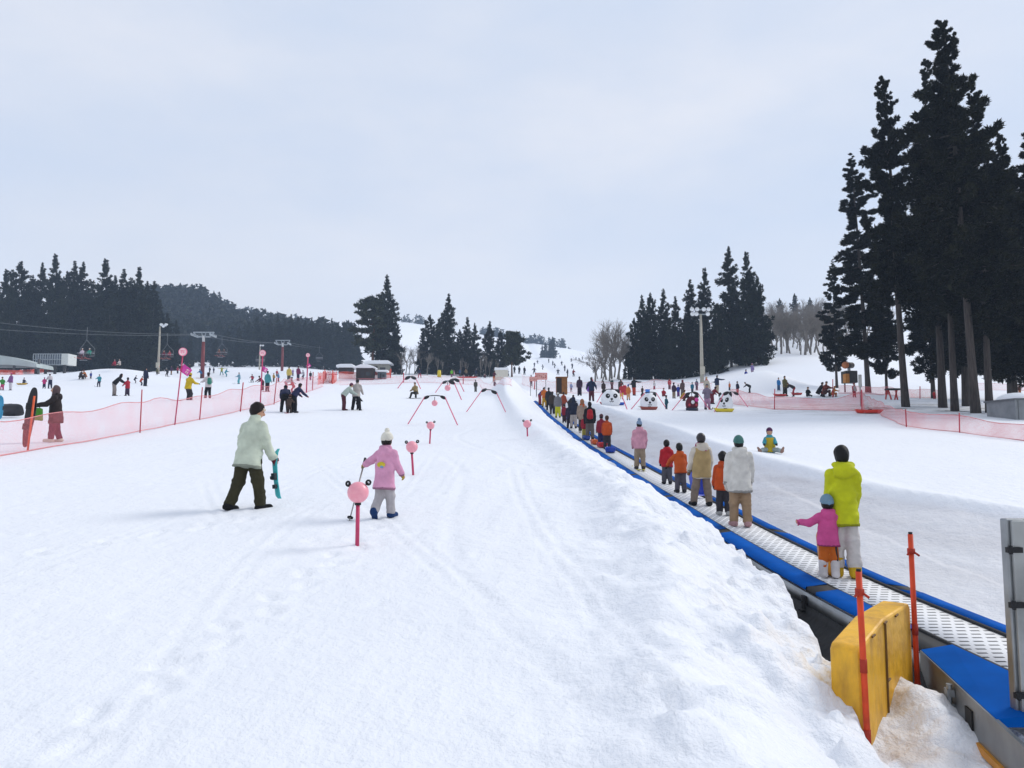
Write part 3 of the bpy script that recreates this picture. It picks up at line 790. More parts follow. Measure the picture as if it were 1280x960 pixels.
mx = nt.nodes.new('ShaderNodeMix'); mx.data_type = 'RGBA'; mx.inputs['B'].default_value = (.035, .035, .04, 1)
nt.links.new(hole, mx.inputs['Factor']); nt.links.new(r.outputs['Color'], mx.inputs['A']); nt.links.new(mx.outputs['Result'], b.inputs['Base Color'])
b.inputs['Roughness'].default_value = .55
YB0, YB1 = 5.55, 75.
strip(YB0, YB1, [(-.31, .004), (-.31, -.03), (.31, -.03), (.31, .004)], 260, 'belt', BM, True, False, True)
RUB = plain('#17181b', .7); BLU = plain('#0052a6', .85, 0, .05, .2, 2.); STEEL = plain('#8f9396', .42, .75, .5, .2, 4.); STEELD = plain('#6c7072', .5, .5, .5, .3, 5.)
strip(YB0, YB1, [(-.35, -.02), (-.312, -.02), (-.312, .022), (-.35, .026)], 260, 'edge_strip', RUB)
strip(YB0, YB1, [(.312, -.02), (.35, -.02), (.35, .026), (.312, .022)], 260, 'edge_strip', RUB)
JOINTS = [5.55, 9.05, 12.9, 16.9, 21, 25.1, 29.3, 33.5, 37.7, 42, 46.4, 50.8, 55.2, 59.6, 64, 68.4, 72.4, 74.8]
for a, c in zip(JOINTS[:-1], JOINTS[1:]):
    for s in (-1, 1):
        if a == 5.55 and s < 0:
            a_ = 7.15; strip(6.64, 7.14, [(-.353, -.05), (-.60, -.05), (-.585, -.012), (-.353, .010)], 3, 'joint_cover', RUB)
        else: a_ = a
        pr = [(s*.352, .032), (s*.60, .000), (s*.606, -.035), (s*.352, -.05)]
        if s > 0: pr = pr[::-1]
        strip(a_, c-.28, pr[::-1], max(4, int((c-a)*2)), 'side_pad', BLU)
        pr = [(s*.353, .022), (s*.585, .002), (s*.60, -.05), (s*.353, -.05)]
        if s > 0: pr = pr[::-1]
        strip(c-.28, c, pr[::-1], 2, 'joint_cover', RUB)
# galvanised side frame and its feet on the open side
strip(5.5, 18, [(-.60, -.055), (-.625, -.055), (-.625, -.20), (-.60, -.20)], 60, 'side_frame', STEEL)
strip(18, 74.8, [(-.60, -.055), (-.615, -.055), (-.615, -.10), (-.60, -.10)], 120, 'side_frame', STEELD)
for y in (7.8, 9.0, 10.3, 11.6, 13.2):
    X0, Z0 = xb(y), float(zb(y))
    m = MB().box((X0-.645, y, Z0-.17), (.035, .09, .16)).box((X0-.65, y, Z0-.25), (.10, .13, .012))
    m.tube([(X0-.668, y, Z0-.14), (X0-.655, y, Z0-.14)], .018, 6)
    m.build('bracket', RUB, mc)
for y in np.arange(30, 74, 3.3):
    X0, Z0 = xb(y), float(zb(y))
    MB().box((X0-.66, y, Z0-.14), (.10, .30, .16)).build('bracket', RUB, mc)
# entry ramp: blue wedge plate, steel drive housing
m = MB()
z0 = float(zb(6.0))
pts = [(-.353, 6.62), (-.62, 6.62), (-1.00, 5.08), (-.353, 5.08)]
vs = [(xb(y)+x, y, float(zb(y))+(.028 if x > -.5 else -.015)) for x, y in pts]+[(xb(y)+x, y, float(zb(y))-.07) for x, y in pts]
m.add(vs, [(0, 1, 2, 3), (7, 6, 5, 4), (0, 4, 5, 1), (1, 5, 6, 2), (2, 6, 7, 3), (3, 7, 4, 0)])
m.build('entry_plate', BLU, mc)
m = MB()
pa = [(xb(6.62)-.63, 6.62), (xb(4.4)-1.185, 4.4)]
zt = [float(zb(6.62))-.02, float(zb(4.4))-.02]
vs = [(pa[0][0], 6.62, zt[0]), (pa[1][0], 4.4, zt[1]), (pa[1][0], 4.4, zt[1]-.30), (pa[0][0], 6.62, zt[0]-.30)]
vs += [(x+.03, y, z) for x, y, z in vs]
m.add(vs, [(0, 3, 2, 1), (4, 5, 6, 7), (0, 1, 5, 4), (1, 2, 6, 5), (2, 3, 7, 6), (3, 0, 4, 7)])
m.build('drive_housing', STEEL, mc)
dv = Vector((pa[1][0]-pa[0][0], 4.4-6.62, 0)).normalized(); nv = Vector((dv.y, -dv.x, 0))
if nv.x > 0: nv = -nv
def on_house(t, dz, off): return Vector((pa[0][0]+(pa[1][0]-pa[0][0])*t, 6.62-2.22*t, zt[0]+(zt[1]-zt[0])*t+dz))+nv*off
M3 = Matrix((dv, nv, Vector((0, 0, 1)))).transposed()
MB().box(on_house(.50, -.15, .006), (.13, .012, .13), M3).build('socket', plain('#0c0c0d', .6), mc)
m = MB(); m.tube([on_house(.36, -.02, .03), on_house(.36, -.17, .035)], .022, 8); m.box(on_house(.36, -.08, .03), (.075, .05, .05), M3); m.box(on_house(.36, -.17, .03), (.06, .05, .03), M3)
m.build('latch', STEEL, mc)
MB().box(on_house(.66, -.275, .012), (.72, .025, .05), M3).build('kick_rail', plain('#c98a2a', .5), mc)

# steel cabinet at the entry, hinged door towards the camera
cab = empty('control_cabinet', (0, 0, 0), 'tall bare steel cabinet with black hinges at the entry of the carpet lift', 'cabinet')
cx, cy, cz = 3.33, 5.17, gz(4.2, 5.3)
cxr = 4.75
MB().box(((cx+cxr)/2, cy+.05, .90), (cxr-cx, .07, 1.28)).build('housing', STEEL, cab, bevel=.01)
MB().box(((cx+cxr)/2+.012, cy-.0, .90), (cxr-cx-.02, .028, 1.26)).build('door', plain('#979a9a', .38, .6, .5, .22, 3.), cab, bevel=.006)
for z in (1.34, .98, .40):
    m = MB().box((cx+.015, cy-.03, z), (.10, .03, .036)).tube([(cx-.01, cy-.035, z-.028), (cx-.01, cy-.035, z+.028)], .013, 8)
    m.build('hinge', RUB, cab)

# black tarpaulin filling the gap under the belt frame
rows = []
yy = np.linspace(6.3, 12.2, 60)
for y in yy:
    X0, Z0 = float(xb(y)), float(zb(y)); se = float(np.interp(y, [4.8, 5.9, 8.5, 12], [1.1, .92, .33, .09]))
    zf = Z0-float(np.interp(y, [3, 7, 10, 16], [.46, .48, .42, .12]))
    wq = .02*sin(y*5)+.015*sin(y*11.3)
    r_ = [(X0-.632, Z0-.19), (X0-.66, Z0-.27), (X0-.66-.18*(se/.6), max(zf+.07, Z0-.36)+wq), (X0-.64-se*.65, zf+.06-wq), (X0-.62-se-.02, zf+.14+wq*1.4), (X0-.62-se-.10, zf+.26)]
    rows.append([(a, y, z) for a, z in r_])
V = np.array(rows).reshape(-1, 3); k = 6
Fc = np.array([(i*k+j, i*k+j+1, (i+1)*k+j+1, (i+1)*k+j) for i in range(len(yy)-1) for j in range(k-1)])
tp = link('tarpaulin', mesh_np('tarpaulin', V, Fc, True), fabric('#1d1e21', .65, .2, .7, 12))
md = tp.modifiers.new('thick', 'SOLIDIFY'); md.thickness = .006
tag(tp, 'black tarpaulin lining the gap between snow bank and carpet lift', 'tarpaulin')

# yellow crash pad with two orange poles
pad = empty('crash_pad', (2.42, 5.42, 0), 'worn yellow block of padding standing at the near end of the carpet lift', 'safety padding')
dx, dy, Lp, Tp = .645, .764, 1.42, .21
Mp = Matrix(((dx, -dy, 0), (dy, dx, 0), (0, 0, 1)))
zb0 = -.34
m = MB()
prof = [(0, zb0), (0, .60), (.04, .635), (.62, .725), (Lp-.04, .73), (Lp, .69), (Lp, zb0)]
m.prism(prof, 0, Tp, 'y')
m.v = [tuple(Mp @ Vector(v)) for v in m.v]
YEL, nt, b = new_mat('yellow_vinyl')
n = nt.nodes.new('ShaderNodeTexNoise'); n.inputs['Scale'].default_value = 3.; n.inputs['Detail'].default_value = 8; n.inputs['Roughness'].default_value = .65
t_ = nt.nodes.new('ShaderNodeTexCoord'); mpn = nt.nodes.new('ShaderNodeMapping'); mpn.inputs['Scale'].default_value = (1.4, 1.4, .45)
nt.links.new(t_.outputs['Object'], mpn.inputs['Vector']); nt.links.new(mpn.outputs['Vector'], n.inputs['Vector'])
r = nt.nodes.new('ShaderNodeValToRGB'); r.color_ramp.elements[0].position = .28; r.color_ramp.elements[0].color = (.42, .20, .02, 1)
r.color_ramp.elements[1].position = .55; r.color_ramp.elements[1].color = (.84, .45, .015, 1)
nt.links.new(n.outputs['Fac'], r.inputs['Fac']); nt.links.new(r.outputs['Color'], b.inputs['Base Color']); b.inputs['Roughness'].default_value = .48
n2 = nt.nodes.new('ShaderNodeTexNoise'); n2.inputs['Scale'].default_value = 9.; bb = nt.nodes.new('ShaderNodeBump'); bb.inputs['Distance'].default_value = .03; bb.inputs['Strength'].default_value = .5
nt.links.new(n2.outputs['Fac'], bb.inputs['Height']); nt.links.new(bb.outputs['Normal'], b.inputs['Normal'])
m.build('padding', YEL, pad, bevel=.02)
DK = plain('#6b4a1c', .7)
def padpt(a, n_, z): return Mp @ Vector((a, n_, z))
for a in (.62,):
    MB().tube([padpt(a, -.004, -.1), padpt(a, -.006, .70)], .009, 6).build('seam_cord', DK, pad)
for a, z in ((.30, .66), (.62, .70), (.95, .70), (.66, .27)):
    MB().tube([padpt(a-.035, -.008, z), padpt(a+.035, -.008, z+.005)], .008, 6).build('strap', DK, pad)
ORG = plain('#d5451f', .55, 0, .35, .2, 9.); ORD = plain('#a8301c', .7)
def fpole(a, off, z0, z1, lean, label):
    p = padpt(a, off, 0)+Vector(pad.location)
    o = empty('marker_pole', (p.x, p.y, 0), label, 'pole', 'orange poles of the crash pad')
    top = Vector((lean, 0, z1)); bot = Vector((0, 0, z0))
    MB().tube([bot, top], .021, 10).build('shaft', ORG, o, True)
    MB().tube([top, top+Vector((0, 0, .018))], .017, 8).build('cap', RUB, o)
    for z in (z1-.14,):
        q = bot+(top-bot)*((z-z0)/(z1-z0))
        m = MB(); m.tube([q-Vector((0, 0, .022)), q+Vector((0, 0, .022))], .031, 10); m.tube([q+Vector((.02, -.02, -.01)), q+Vector((.05, -.035, -.035))], .009, 6); m.tube([q+Vector((-.02, -.02, .0)), q+Vector((-.045, -.02, -.03))], .008, 6)
        m.build('tape_knot', ORD, o, True)
    for z in (.05, .52):
        q = bot+(top-bot)*((z-z0)/(z1-z0))
        MB().tube([q-Vector((0, 0, .045)), q+Vector((0, 0, .045))], .026, 8).build('tape', ORD, o, True)
fpole(-.01, -.03, -.25, 1.16, -.02, 'orange pole strapped to the near end of the yellow padding')
fpole(1.40, -.035, -.2, 1.30, -.005, 'orange pole strapped to the far end of the yellow padding')
# ------------------------------------------------------------------ trees
def foliage_mat(name, c0, c1, scale):
    m, nt, b = new_mat(name)
    n = nt.nodes.new('ShaderNodeTexNoise'); n.inputs['Scale'].default_value = scale; n.inputs['Detail'].default_value = 3
    tc = nt.nodes.new('ShaderNodeTexCoord'); nt.links.new(tc.outputs['Object'], n.inputs['Vector'])
    r = nt.nodes.new('ShaderNodeValToRGB'); r.color_ramp.elements[0].position = .38; r.color_ramp.elements[1].position = .64
    r.color_ramp.elements[0].color = c0+(1,); r.color_ramp.elements[1].color = c1+(1,)
    nt.links.new(n.outputs['Fac'], r.inputs['Fac']); nt.links.new(r.outputs['Color'], b.inputs['Base Color'])
    b.inputs['Roughness'].default_value = .75; b.inputs['Specular IOR Level'].default_value = .15
    return m
CED = foliage_mat('cedar_foliage', (.005, .006, .003), (.018, .019, .008), 1.1)
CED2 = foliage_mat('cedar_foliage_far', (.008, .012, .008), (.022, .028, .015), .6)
PIN = foliage_mat('pine_foliage', (.016, .022, .012), (.05, .056, .028), .7)
BARK, nt, b = new_mat('bark')
n = nt.nodes.new('ShaderNodeTexNoise'); n.inputs['Scale'].default_value = 4; n.inputs['Detail'].default_value = 7; n.inputs['Roughness'].default_value = .7
tc = nt.nodes.new('ShaderNodeTexCoord'); mp = nt.nodes.new('ShaderNodeMapping'); mp.inputs['Scale'].default_value = (5, 5, .35)
nt.links.new(tc.outputs['Object'], mp.inputs['Vector']); nt.links.new(mp.outputs['Vector'], n.inputs['Vector'])
r = nt.nodes.new('ShaderNodeValToRGB'); r.color_ramp.elements[0].position = .35; r.color_ramp.elements[0].color = (.024, .019, .016, 1); r.color_ramp.elements[1].position = .68; r.color_ramp.elements[1].color = (.085, .068, .057, 1)
nt.links.new(n.outputs['Fac'], r.inputs['Fac']); nt.links.new(r.outputs['Color'], b.inputs['Base Color']); b.inputs['Roughness'].default_value = .9
bb = nt.nodes.new('ShaderNodeBump'); bb.inputs['Distance'].default_value = .06; nt.links.new(n.outputs['Fac'], bb.inputs['Height']); nt.links.new(bb.outputs['Normal'], b.inputs['Normal'])
PBARK = plain('#6b4a38', .9, 0, .1, .4, 2.)
TWIG = plain('#7a746d', .9, 0, .1, .25, 2., 'twigs')

def clump_tris(rg, cen, size, n, s, flat=.75, out=None, long=2.3):
    """n ragged sprays round each clump centre; returns V, F"""
    m = len(cen)
    d = rg.normal(size=(m, n, 3)); d /= np.linalg.norm(d, axis=2, keepdims=True)
    rr = rg.uniform(.25, 1., (m, n, 1))**.6
    off = d*rr*size[:, None, None]; off[..., 2] *= flat
    P = cen[:, None]+off
    dirv = d*.8+rg.normal(size=(m, n, 3))*.55
    if out is not None: dirv = dirv+out[:, None]*.6
    dirv /= np.linalg.norm(dirv, axis=2, keepdims=True)
    sd = np.cross(dirv, rg.normal(size=(m, n, 3))); sd /= np.linalg.norm(sd, axis=2, keepdims=True)
    ss = s*rg.uniform(.6, 1.4, (m, n, 1))*np.clip(size/np.median(size), .3, 1.5)[:, None, None]**.7
    A = P-dirv*ss*.5*long/2+sd*ss*.5; Bv = P-dirv*ss*.5*long/2-sd*ss*.5; C = P+dirv*ss*long*.6
    V = np.stack([A, Bv, C], 2).reshape(-1, 3)
    return V, np.arange(len(V)).reshape(-1, 3)

def cedar_mesh(seed, H=20., R0=2.6, base=.2, nb=150, ntri=50, s=.2, gap=.0, top=.75, csz=.62, irregular=.35, low=.5):
    """branch ends carry separate puffs of sprays; sky shows between them"""
    rg = np.random.default_rng(seed)
    zb_ = base*H; cen = []; sz = []; out = []
    limbs = MB(); az = rg.uniform(0, 6); lop = rg.uniform(0, 6)
    ph = rg.uniform(0, 6, 4)
    for i in range(nb):
        t = ((i+rg.uniform(0, 1))/nb)**.95
        z = zb_+(H-zb_)*t
        az += 2.4+rg.normal()*.5
        env = R0*min(1, low+t*3.0)*((1-t)**top*.97+.03)
        env *= 1+irregular*(.5*sin(t*15+ph[0])+.35*sin(t*31+ph[1])+.4*cos(az-lop)+.35*sin(2*az+t*9+ph[2]))
        if rg.uniform() < gap: continue
        L_ = max(.05, env*rg.uniform(.5, 1.12))
        droop = -.22-.2*(1-t)+.75*t*t
        p0 = np.array([0, 0, z]); dv = np.array([cos(az), sin(az), 0])
        if L_ > .45*R0:
            limbs.tube([tuple(p0), tuple(p0+dv*L_*.5+np.array([0, 0, droop*L_*.3])), tuple(p0+dv*L_*.9+np.array([0, 0, droop*L_*.75]))], [.05, .032, .01], 4, False)
        cs = csz*(.17+.83*(1-t)**.75)
        n = 1+int(L_/(cs*1.05))
        for q in range(n):
            fr = 1-q/max(n, 1)*.85
            p = p0+dv*L_*fr+np.array([0, 0, droop*L_*fr+.2*L_*fr*fr])+rg.normal(size=3)*.30*cs*np.array([1, 1, 1.25])
            cen.append(p); sz.append(cs*rg.uniform(.55, 1.05)); out.append(dv*.8+np.array([0, 0, .15+.9*t]))
    for z in np.linspace(.90, 1.0, 7): cen.append(np.array([rg.normal()*.05, rg.normal()*.05, H*z])); sz.append(csz*(.10+1.3*(1-z))); out.append(np.array([0, 0, 1.]))
    V, Fc = clump_tris(rg, np.array(cen), np.array(sz), ntri, s, 1.05, np.array(out))
    return mesh_np('crown', V, Fc), limbs

def trunk_mb(H, r0, seed, bend=.15, n=10, top=.97):
    rg = np.random.default_rng(seed); m = MB(); pts = []; rad = []
    ph = rg.uniform(0, 6)
    for i in range(14):
        t = i/13*top
        pts.append((bend*sin(t*3+ph)*t, bend*cos(t*2.3+ph)*t, H*t-.3*(i == 0)))
        rad.append(r0*((1-t)**.8*.92+.03)*(1.25 if i == 0 else 1.04 if i == 1 else 1))
    m.tube(pts, rad, n); return m

def join_mb(a, b): a.add(b.v, b.f); return a

PROTO = {}
def tree_proto(key, kind, mat, **k):
    H = k.get('H', 20.)
    if kind == 'cedar':
        cm, limbs = cedar_mesh(**k); tk = join_mb(trunk_mb(H, .0108*H, k['seed']), limbs)
        PROTO[key] = (cm, mat, tk, BARK, H)
    tm = bpy.data.meshes.new('trunk'); tm.from_pydata(tk.v, [], tk.f); tm.polygons.foreach_set('use_smooth', [True]*len(tm.polygons)); tm.materials.append(BARK)
    cm.materials.append(mat)
    PROTO[key] = (cm, tm, H)
def plant(key, u, y, vtop, label, group, name='cedar_tree', cat='tree', wide=1., rz=None, lean=(0, 0), sink=.1, vbase=None):
    cm, tm, H = PROTO[key]
    q = at_y(u, 480, y) if vbase is None else at_y(u, vbase, y)
    z = gz(q[0], y)-sink
    zt_ = at_y(u, vtop, y)[2]; h = max(zt_-z, 1.)
    k = h/H
    o = empty(name, (q[0], y, z), label, cat, group, rz if rz is not None else random.uniform(0, 6.28))
    o.scale = (k, k, k); o.rotation_euler[0] = lean[0]; o.rotation_euler[1] = lean[1]
    o.rotation_mode = 'ZYX'
    for nm, me in (('trunk', tm), ('crown', cm)):
        c = bpy.data.objects.new(nm, me); COL.objects.link(c); c.parent = o
        if nm == 'crown': c.scale = (wide, wide, 1)
    return o

NK = dict(H=20., ntri=120, s=.10)
tree_proto('n1', 'cedar', CED, seed=3, R0=2.5, base=.22, nb=135, gap=.06, irregular=.5, csz=.47, top=.8, **NK)
tree_proto('n2', 'cedar', CED, seed=8, R0=2.2, base=.16, nb=125, gap=.10, irregular=.5, csz=.43, top=.8, **NK)
tree_proto('n3', 'cedar', CED, seed=21, R0=3.3, base=.13, nb=155, gap=.04, irregular=.4, csz=.55, top=.7, **NK)
tree_proto('n4', 'cedar', CED, seed=35, R0=2.6, base=.33, nb=125, gap=.10, irregular=.55, csz=.46, top=.75, **NK)
NR = 'tall cedars on the right edge of the slope'
plant('n2', 1085, 58, 193, 'slim ragged cedar with leaning trunk right of the snow gun', NR, wide=1.5, rz=.4, lean=(0, -.03))
plant('n2', 1046, 72, 325, 'lower cedar with dark straight trunk left of the snow gun', NR, wide=1.25, rz=3.4)
plant('n4', 1131, 44.5, 97, 'tall narrow cedar with leaning bare grey trunk, beside a red net post', NR, wide=.9, rz=2.2, lean=(0, -.03))
plant('n1', 1177, 44, 75, 'dark cedar between the leaning narrow one and the tallest', NR, wide=.95, rz=4.0)
plant('n4', 1192, 40, 105, 'cedar with a bare brown trunk just left of the tallest', NR, wide=.95, rz=1.9)
plant('n4', 1218, 37.5, 26, 'tallest cedar of the grove, its tip standing above all other trees', NR, wide=1.05, rz=1.2, lean=(0, -.035))
plant('n3', 1206, 46, 120, 'broad dark cedar right behind the tallest one', NR, wide=.9, rz=3.3)
plant('n1', 1235, 38, 108, 'cedar with dark straight trunk right of the tallest one', NR, wide=1.15, rz=5.2)
plant('n3', 1268, 41, 170, 'dense cedar near the right edge above the grey shed', NR, wide=1.0, rz=.2)
plant('n3', 1318, 39, 118, 'cedar cut off by the right edge of the picture', NR, wide=1.0, rz=2.7)
plant('n2', 1108, 63, 325, 'cedar half hidden behind the slim ragged one', NR, wide=1.25, rz=1.8)
plant('n3', 1166, 60, 255, 'dark cedar at the back behind the leaning narrow one', NR, wide=1.05, rz=.9)
plant('n3', 1218, 58, 175, 'dark cedar filling the back of the grove behind the tallest one', NR, wide=1.1, rz=4.4)
plant('n3', 1262, 56, 190, 'cedar at the back of the grove over the trampled ground', NR, wide=1.25, rz=2.)

for i, (sd, r0, tp_) in enumerate(((31, 3.3, .62), (47, 2.85, .72), (52, 3.9, .52))):
    tree_proto(f'f{i}', 'cedar', CED2, seed=sd, H=16., R0=r0, base=.05, nb=130, ntri=34, s=.19, gap=.03, top=tp_+.25, csz=.66, irregular=.42, low=.75)
LF = 'dark cedars of the wood on the left'
SHAPE = ['pointed', 'narrow', 'broad']
left = [(-14, 345, 138, 1), (0, 338, 146, 0), (18, 328, 140, 2), (33, 345, 150, 0), (45, 329, 144, 1), (61, 319, 140, 0), (77, 340, 150, 2), (86, 327, 143, 1), (97, 328, 148, 1), (110, 352, 140, 0), (125, 325, 138, 0),
        (138, 345, 150, 1), (149, 337, 142, 1), (158, 348, 152, 0), (168, 335, 139, 0), (179, 352, 146, 1), (188, 352, 142, 1), (196, 375, 150, 0), (8, 360, 130, 0), (72, 362, 132, 0), (134, 365, 131, 1), (176, 372, 131, 0), (103, 360, 158, 2), (206, 392, 148, 0), (217, 400, 152, 1), (40, 362, 156, 2), (152, 372, 158, 2)]
NEAR_L = ['beside the left edge of the picture', 'above the grey ramp roof', 'above the caged machine', 'behind the first lift chair', 'behind the snow mound', 'left of the floodlight mast']
for i, (u, vt, d, k) in enumerate(left):
    plant(f'f{k}', u, d, vt, f'{SHAPE[k]} dark cedar of the left wood ' + NEAR_L[min(5, max(0, (u+14)//38))], LF, wide=.95+.2*random.random())
MF = 'cedars of the hazy row below the wooded hill'
mid = [(236, 418, 190, 0), (252, 425, 200, 1), (268, 420, 195, 0), (283, 412, 200, 2), (297, 408, 190, 1), (309, 402, 205, 0), (319, 396, 196, 0), (328, 404, 210, 1), (336, 398, 200, 1), (345, 394, 196, 0), (354, 400, 206, 1), (362, 393, 196, 1), (371, 396, 200, 0), (380, 401, 210, 2), (388, 397, 198, 1),
       (396, 399, 205, 0), (405, 402, 200, 1), (413, 398, 205, 1), (421, 405, 200, 0), (429, 402, 208, 1), (437, 406, 205, 0), (446, 416, 210, 1), (245, 402, 230, 2), (272, 398, 235, 2), (224, 405, 215, 1)]
for i, (u, vt, d, k) in enumerate(mid):
    wh = 'behind the first lift tower' if u < 285 else ('behind the second lift tower' if u < 372 else 'left of the lone pine')
    plant(f'f{k}', u, d, vt, f'{SHAPE[k]} cedar in the hazy row {wh}', MF, wide=1.0+.15*random.random())
CF = 'cedars of the middle clump'
for (u, vt, d, k, lb, wd) in [(560, 368, 132, 0, 'tallest pointed cedar of the middle clump above the practice gates', 1.05), (537, 394, 134, 2, 'rounded cedar on the left side of the middle clump', 1.15), (548, 402, 128, 2, 'low bushy cedar in front of the tallest middle one', 1.0),
                          (584, 397, 136, 0, 'slender cedar right of the tallest middle one', 1.0), (593, 404, 132, 1, 'narrow dark cedar in the centre of the middle clump', 1.1), (612, 402, 134, 0, 'pointed cedar in the right half of the middle clump', 1.15), (626, 412, 137, 2, 'broad cedar sloping down to the right end of the middle clump', .95),
                          (574, 412, 140, 2, 'broad dark cedar at the back of the middle clump', 1.0), (528, 412, 137, 2, 'small round cedar on the left rim of the middle clump', .9)]:
    plant(f'f{k}', u, d, vt, lb, CF, wide=wd)
for (u, vt, d, k, lb, wd) in [(691, 421, 345, 0, 'larger hazy cedar of the small group alone on the far white slope', 1.5), (682, 428, 345, 2, 'left hazy cedar of the small group on the far white slope', 1.1), (687, 430, 347, 1, 'low hazy cedar between its two neighbours on the far white slope', 1.4), (678, 431, 349, 1, 'smallest hazy cedar at the left of the far slope group', 1.2)]:
    plant(f'f{k}', u, d, vt, lb, 'small cedar group on the far slope', wide=wd)
RF = 'dark cedars of the clump right of centre'
for (u, vt, d, k, lb, wd) in [(915, 309, 103, 1, 'tallest slim cedar of the clump behind the floodlight', 1.1), (937, 316, 100, 0, 'big cedar with double tip right of the tallest', .95), (950, 345, 98, 2, 'broad cedar at the right end of the clump', .85), (884, 336, 106, 0, 'pointed cedar just right of the floodlight mast', .9),
                          (865, 350, 110, 1, 'narrow cedar directly behind the floodlight lamps', 1.1), (846, 371, 108, 1, 'thin-topped cedar left of the floodlight mast', 1.0), (831, 362, 104, 0, 'pointed cedar in the left half of the clump', .9), (815, 367, 107, 2, 'rounded cedar on the left shoulder of the clump', .85), (804, 370, 104, 0, 'cedar with blunt top on the left shoulder of the clump', .95),
                          (794, 398, 103, 2, 'low bushy cedar at the left end of the clump', .95), (858, 395, 100, 2, 'bushy lower cedar behind the floodlight mast', 1.0), (898, 380, 97, 2, 'bushy lower cedar under the tallest one', .9), (925, 370, 112, 2, 'dark cedar filling the back of the clump', .9), (838, 400, 99, 0, 'small dark cedar in front of the left half', 1.1)]:
    plant(f'f{k}', u, d, vt, lb, RF, wide=wd)

# pine with flat layered limbs
def pine(u, y, vtop, label, seed, lopside=-1., wide=1.):
    rg = np.random.default_rng(seed); q = at_y(u, 470, y); z = gz(q[0], y)-.1; H = at_y(u, vtop, y)[2]-z
    o = empty('pine_tree', (q[0], y, z), label, 'tree')
    tk = trunk_mb(H, .021*H, seed, .4, 8, .95); cen = []; sz = []; out = []
    for i in range(34):
        t = .30+.68*(i+rg.uniform())/34; az = rg.uniform(0, 6.28)
        L_ = H*.30*(1-t)**.45*rg.uniform(.5, 1.)*wide
        dv = np.array([cos(az), sin(az), 0]); L_ *= 1+.55*lopside*dv[0]
        p0 = np.array([0, 0, H*t]); p1 = p0+dv*L_*.6+np.array([0, 0, .06*L_]); p2 = p0+dv*L_+np.array([0, 0, .16*L_])
        tk.tube([tuple(p0), tuple(p1), tuple(p2)], [.012*H*.5, .007*H*.5, .003*H], 4, False)
        for fr in (.5, .7, .88, 1.0):
            for _ in range(2):
                cen.append(p0+(p2-p0)*fr+rg.normal(size=3)*np.array([.5, .5, .15])); sz.append(rg.uniform(.6, 1.05)*H*.055); out.append(dv*.5+np.array([0, 0, .6]))
    V, Fc = clump_tris(rg, np.array(cen), np.array(sz), 46, .26, .45, np.array(out))
    tk.build('trunk', PBARK, o, True); link('crown', mesh_np('crown', V, Fc), PIN, o)
    return o
pine(466, 127, 372, 'lone pine with layered limbs reaching left and bare reddish trunk', 5, -.9)
plant('f0', 482, 129, 345, 'tall pointed cedar close against the lone layered pine', 'cedars of the middle clump', wide=1.05)
plant('f2', 494, 130, 400, 'shaggy lower cedar right of the lone pine', 'cedars of the middle clump', wide=.8)
pine(640, 131, 416, 'low pine at the right end of the middle clump with drooping right side', 9, .8, .95)

# bare trees
def bare_mesh(seed, H=10., spread=1., nlv=4):
    rg = np.random.default_rng(seed); m = MB()
    def grow(p, d, L_, r_, lv):
        q = p+d*L_; mid_ = p+d*L_*.5+rg.normal(size=3)*L_*.04
        m.tube([tuple(p), tuple(mid_), tuple(q)], [r_, r_*.85, r_*.68], 5 if lv < 2 else 3, False)
        if lv >= nlv: return
        n = 4 if lv < 2 else 5
        for i in range(n):
            t = rg.uniform(.35, 1.0); a = rg.normal(size=3); a -= d*(a @ d); a /= np.linalg.norm(a)
            nd = d*(.8)+a*rg.uniform(.4, .8)*spread+np.array([0, 0, .18]); nd /= np.linalg.norm(nd)
            grow(p+(q-p)*t, nd, L_*rg.uniform(.5, .78), r_*.52, lv+1)
    grow(np.zeros(3), unit((rg.normal()*.06, rg.normal()*.06, 1)), H*.42, H*.017, 0)
    mz = max(v[2] for v in m.v); m.v = [(v[0]*H/mz, v[1]*H/mz, v[2]*H/mz) for v in m.v]
    me = bpy.data.meshes.new('bare_branches'); me.from_pydata(m.v, [], m.f); me.materials.append(TWIG)
    return me
BARE = [bare_mesh(s_, 10., sp_) for s_, sp_ in ((1, 1.), (2, .8), (3, 1.15), (4, .7))]
def bare(u, y, vtop, label, group, k=0, wide=1., vbase=None):
    q = at_y(u, 480, y); z = gz(q[0], y)-.1; h = at_y(u, vtop, y)[2]-z
    o = link('bare_tree', BARE[k], TWIG); tag(o, label, 'tree', group)
    o.location = (q[0], y, z); o.rotation_euler = (0, 0, random.uniform(0, 6.28)); o.scale = (h/10*wide, h/10*wide, h/10)
    return o
for (u, vt, d, k, wd) in [(744, 428, 112, 2, 1.2), (752, 420, 118, 0, 1.1), (758, 410, 110, 1, 1.2), (765, 402, 114, 0, 1.), (772, 398, 109, 1, 1.1), (779, 408, 106, 2, 1.), (786, 418, 104, 0, 1.), (762, 425, 104, 2, 1.2), (752, 436, 106, 2, 1.3), (774, 428, 103, 0, 1.2), (768, 415, 121, 3, 1.2), (747, 440, 120, 2, 1.2), (757, 400, 125, 3, 1.1)]:
    bare(u, d, vt, 'leafless grey tree in the thicket left of the dark cedar clump', 'leafless trees left of the cedar clump', k, wd)
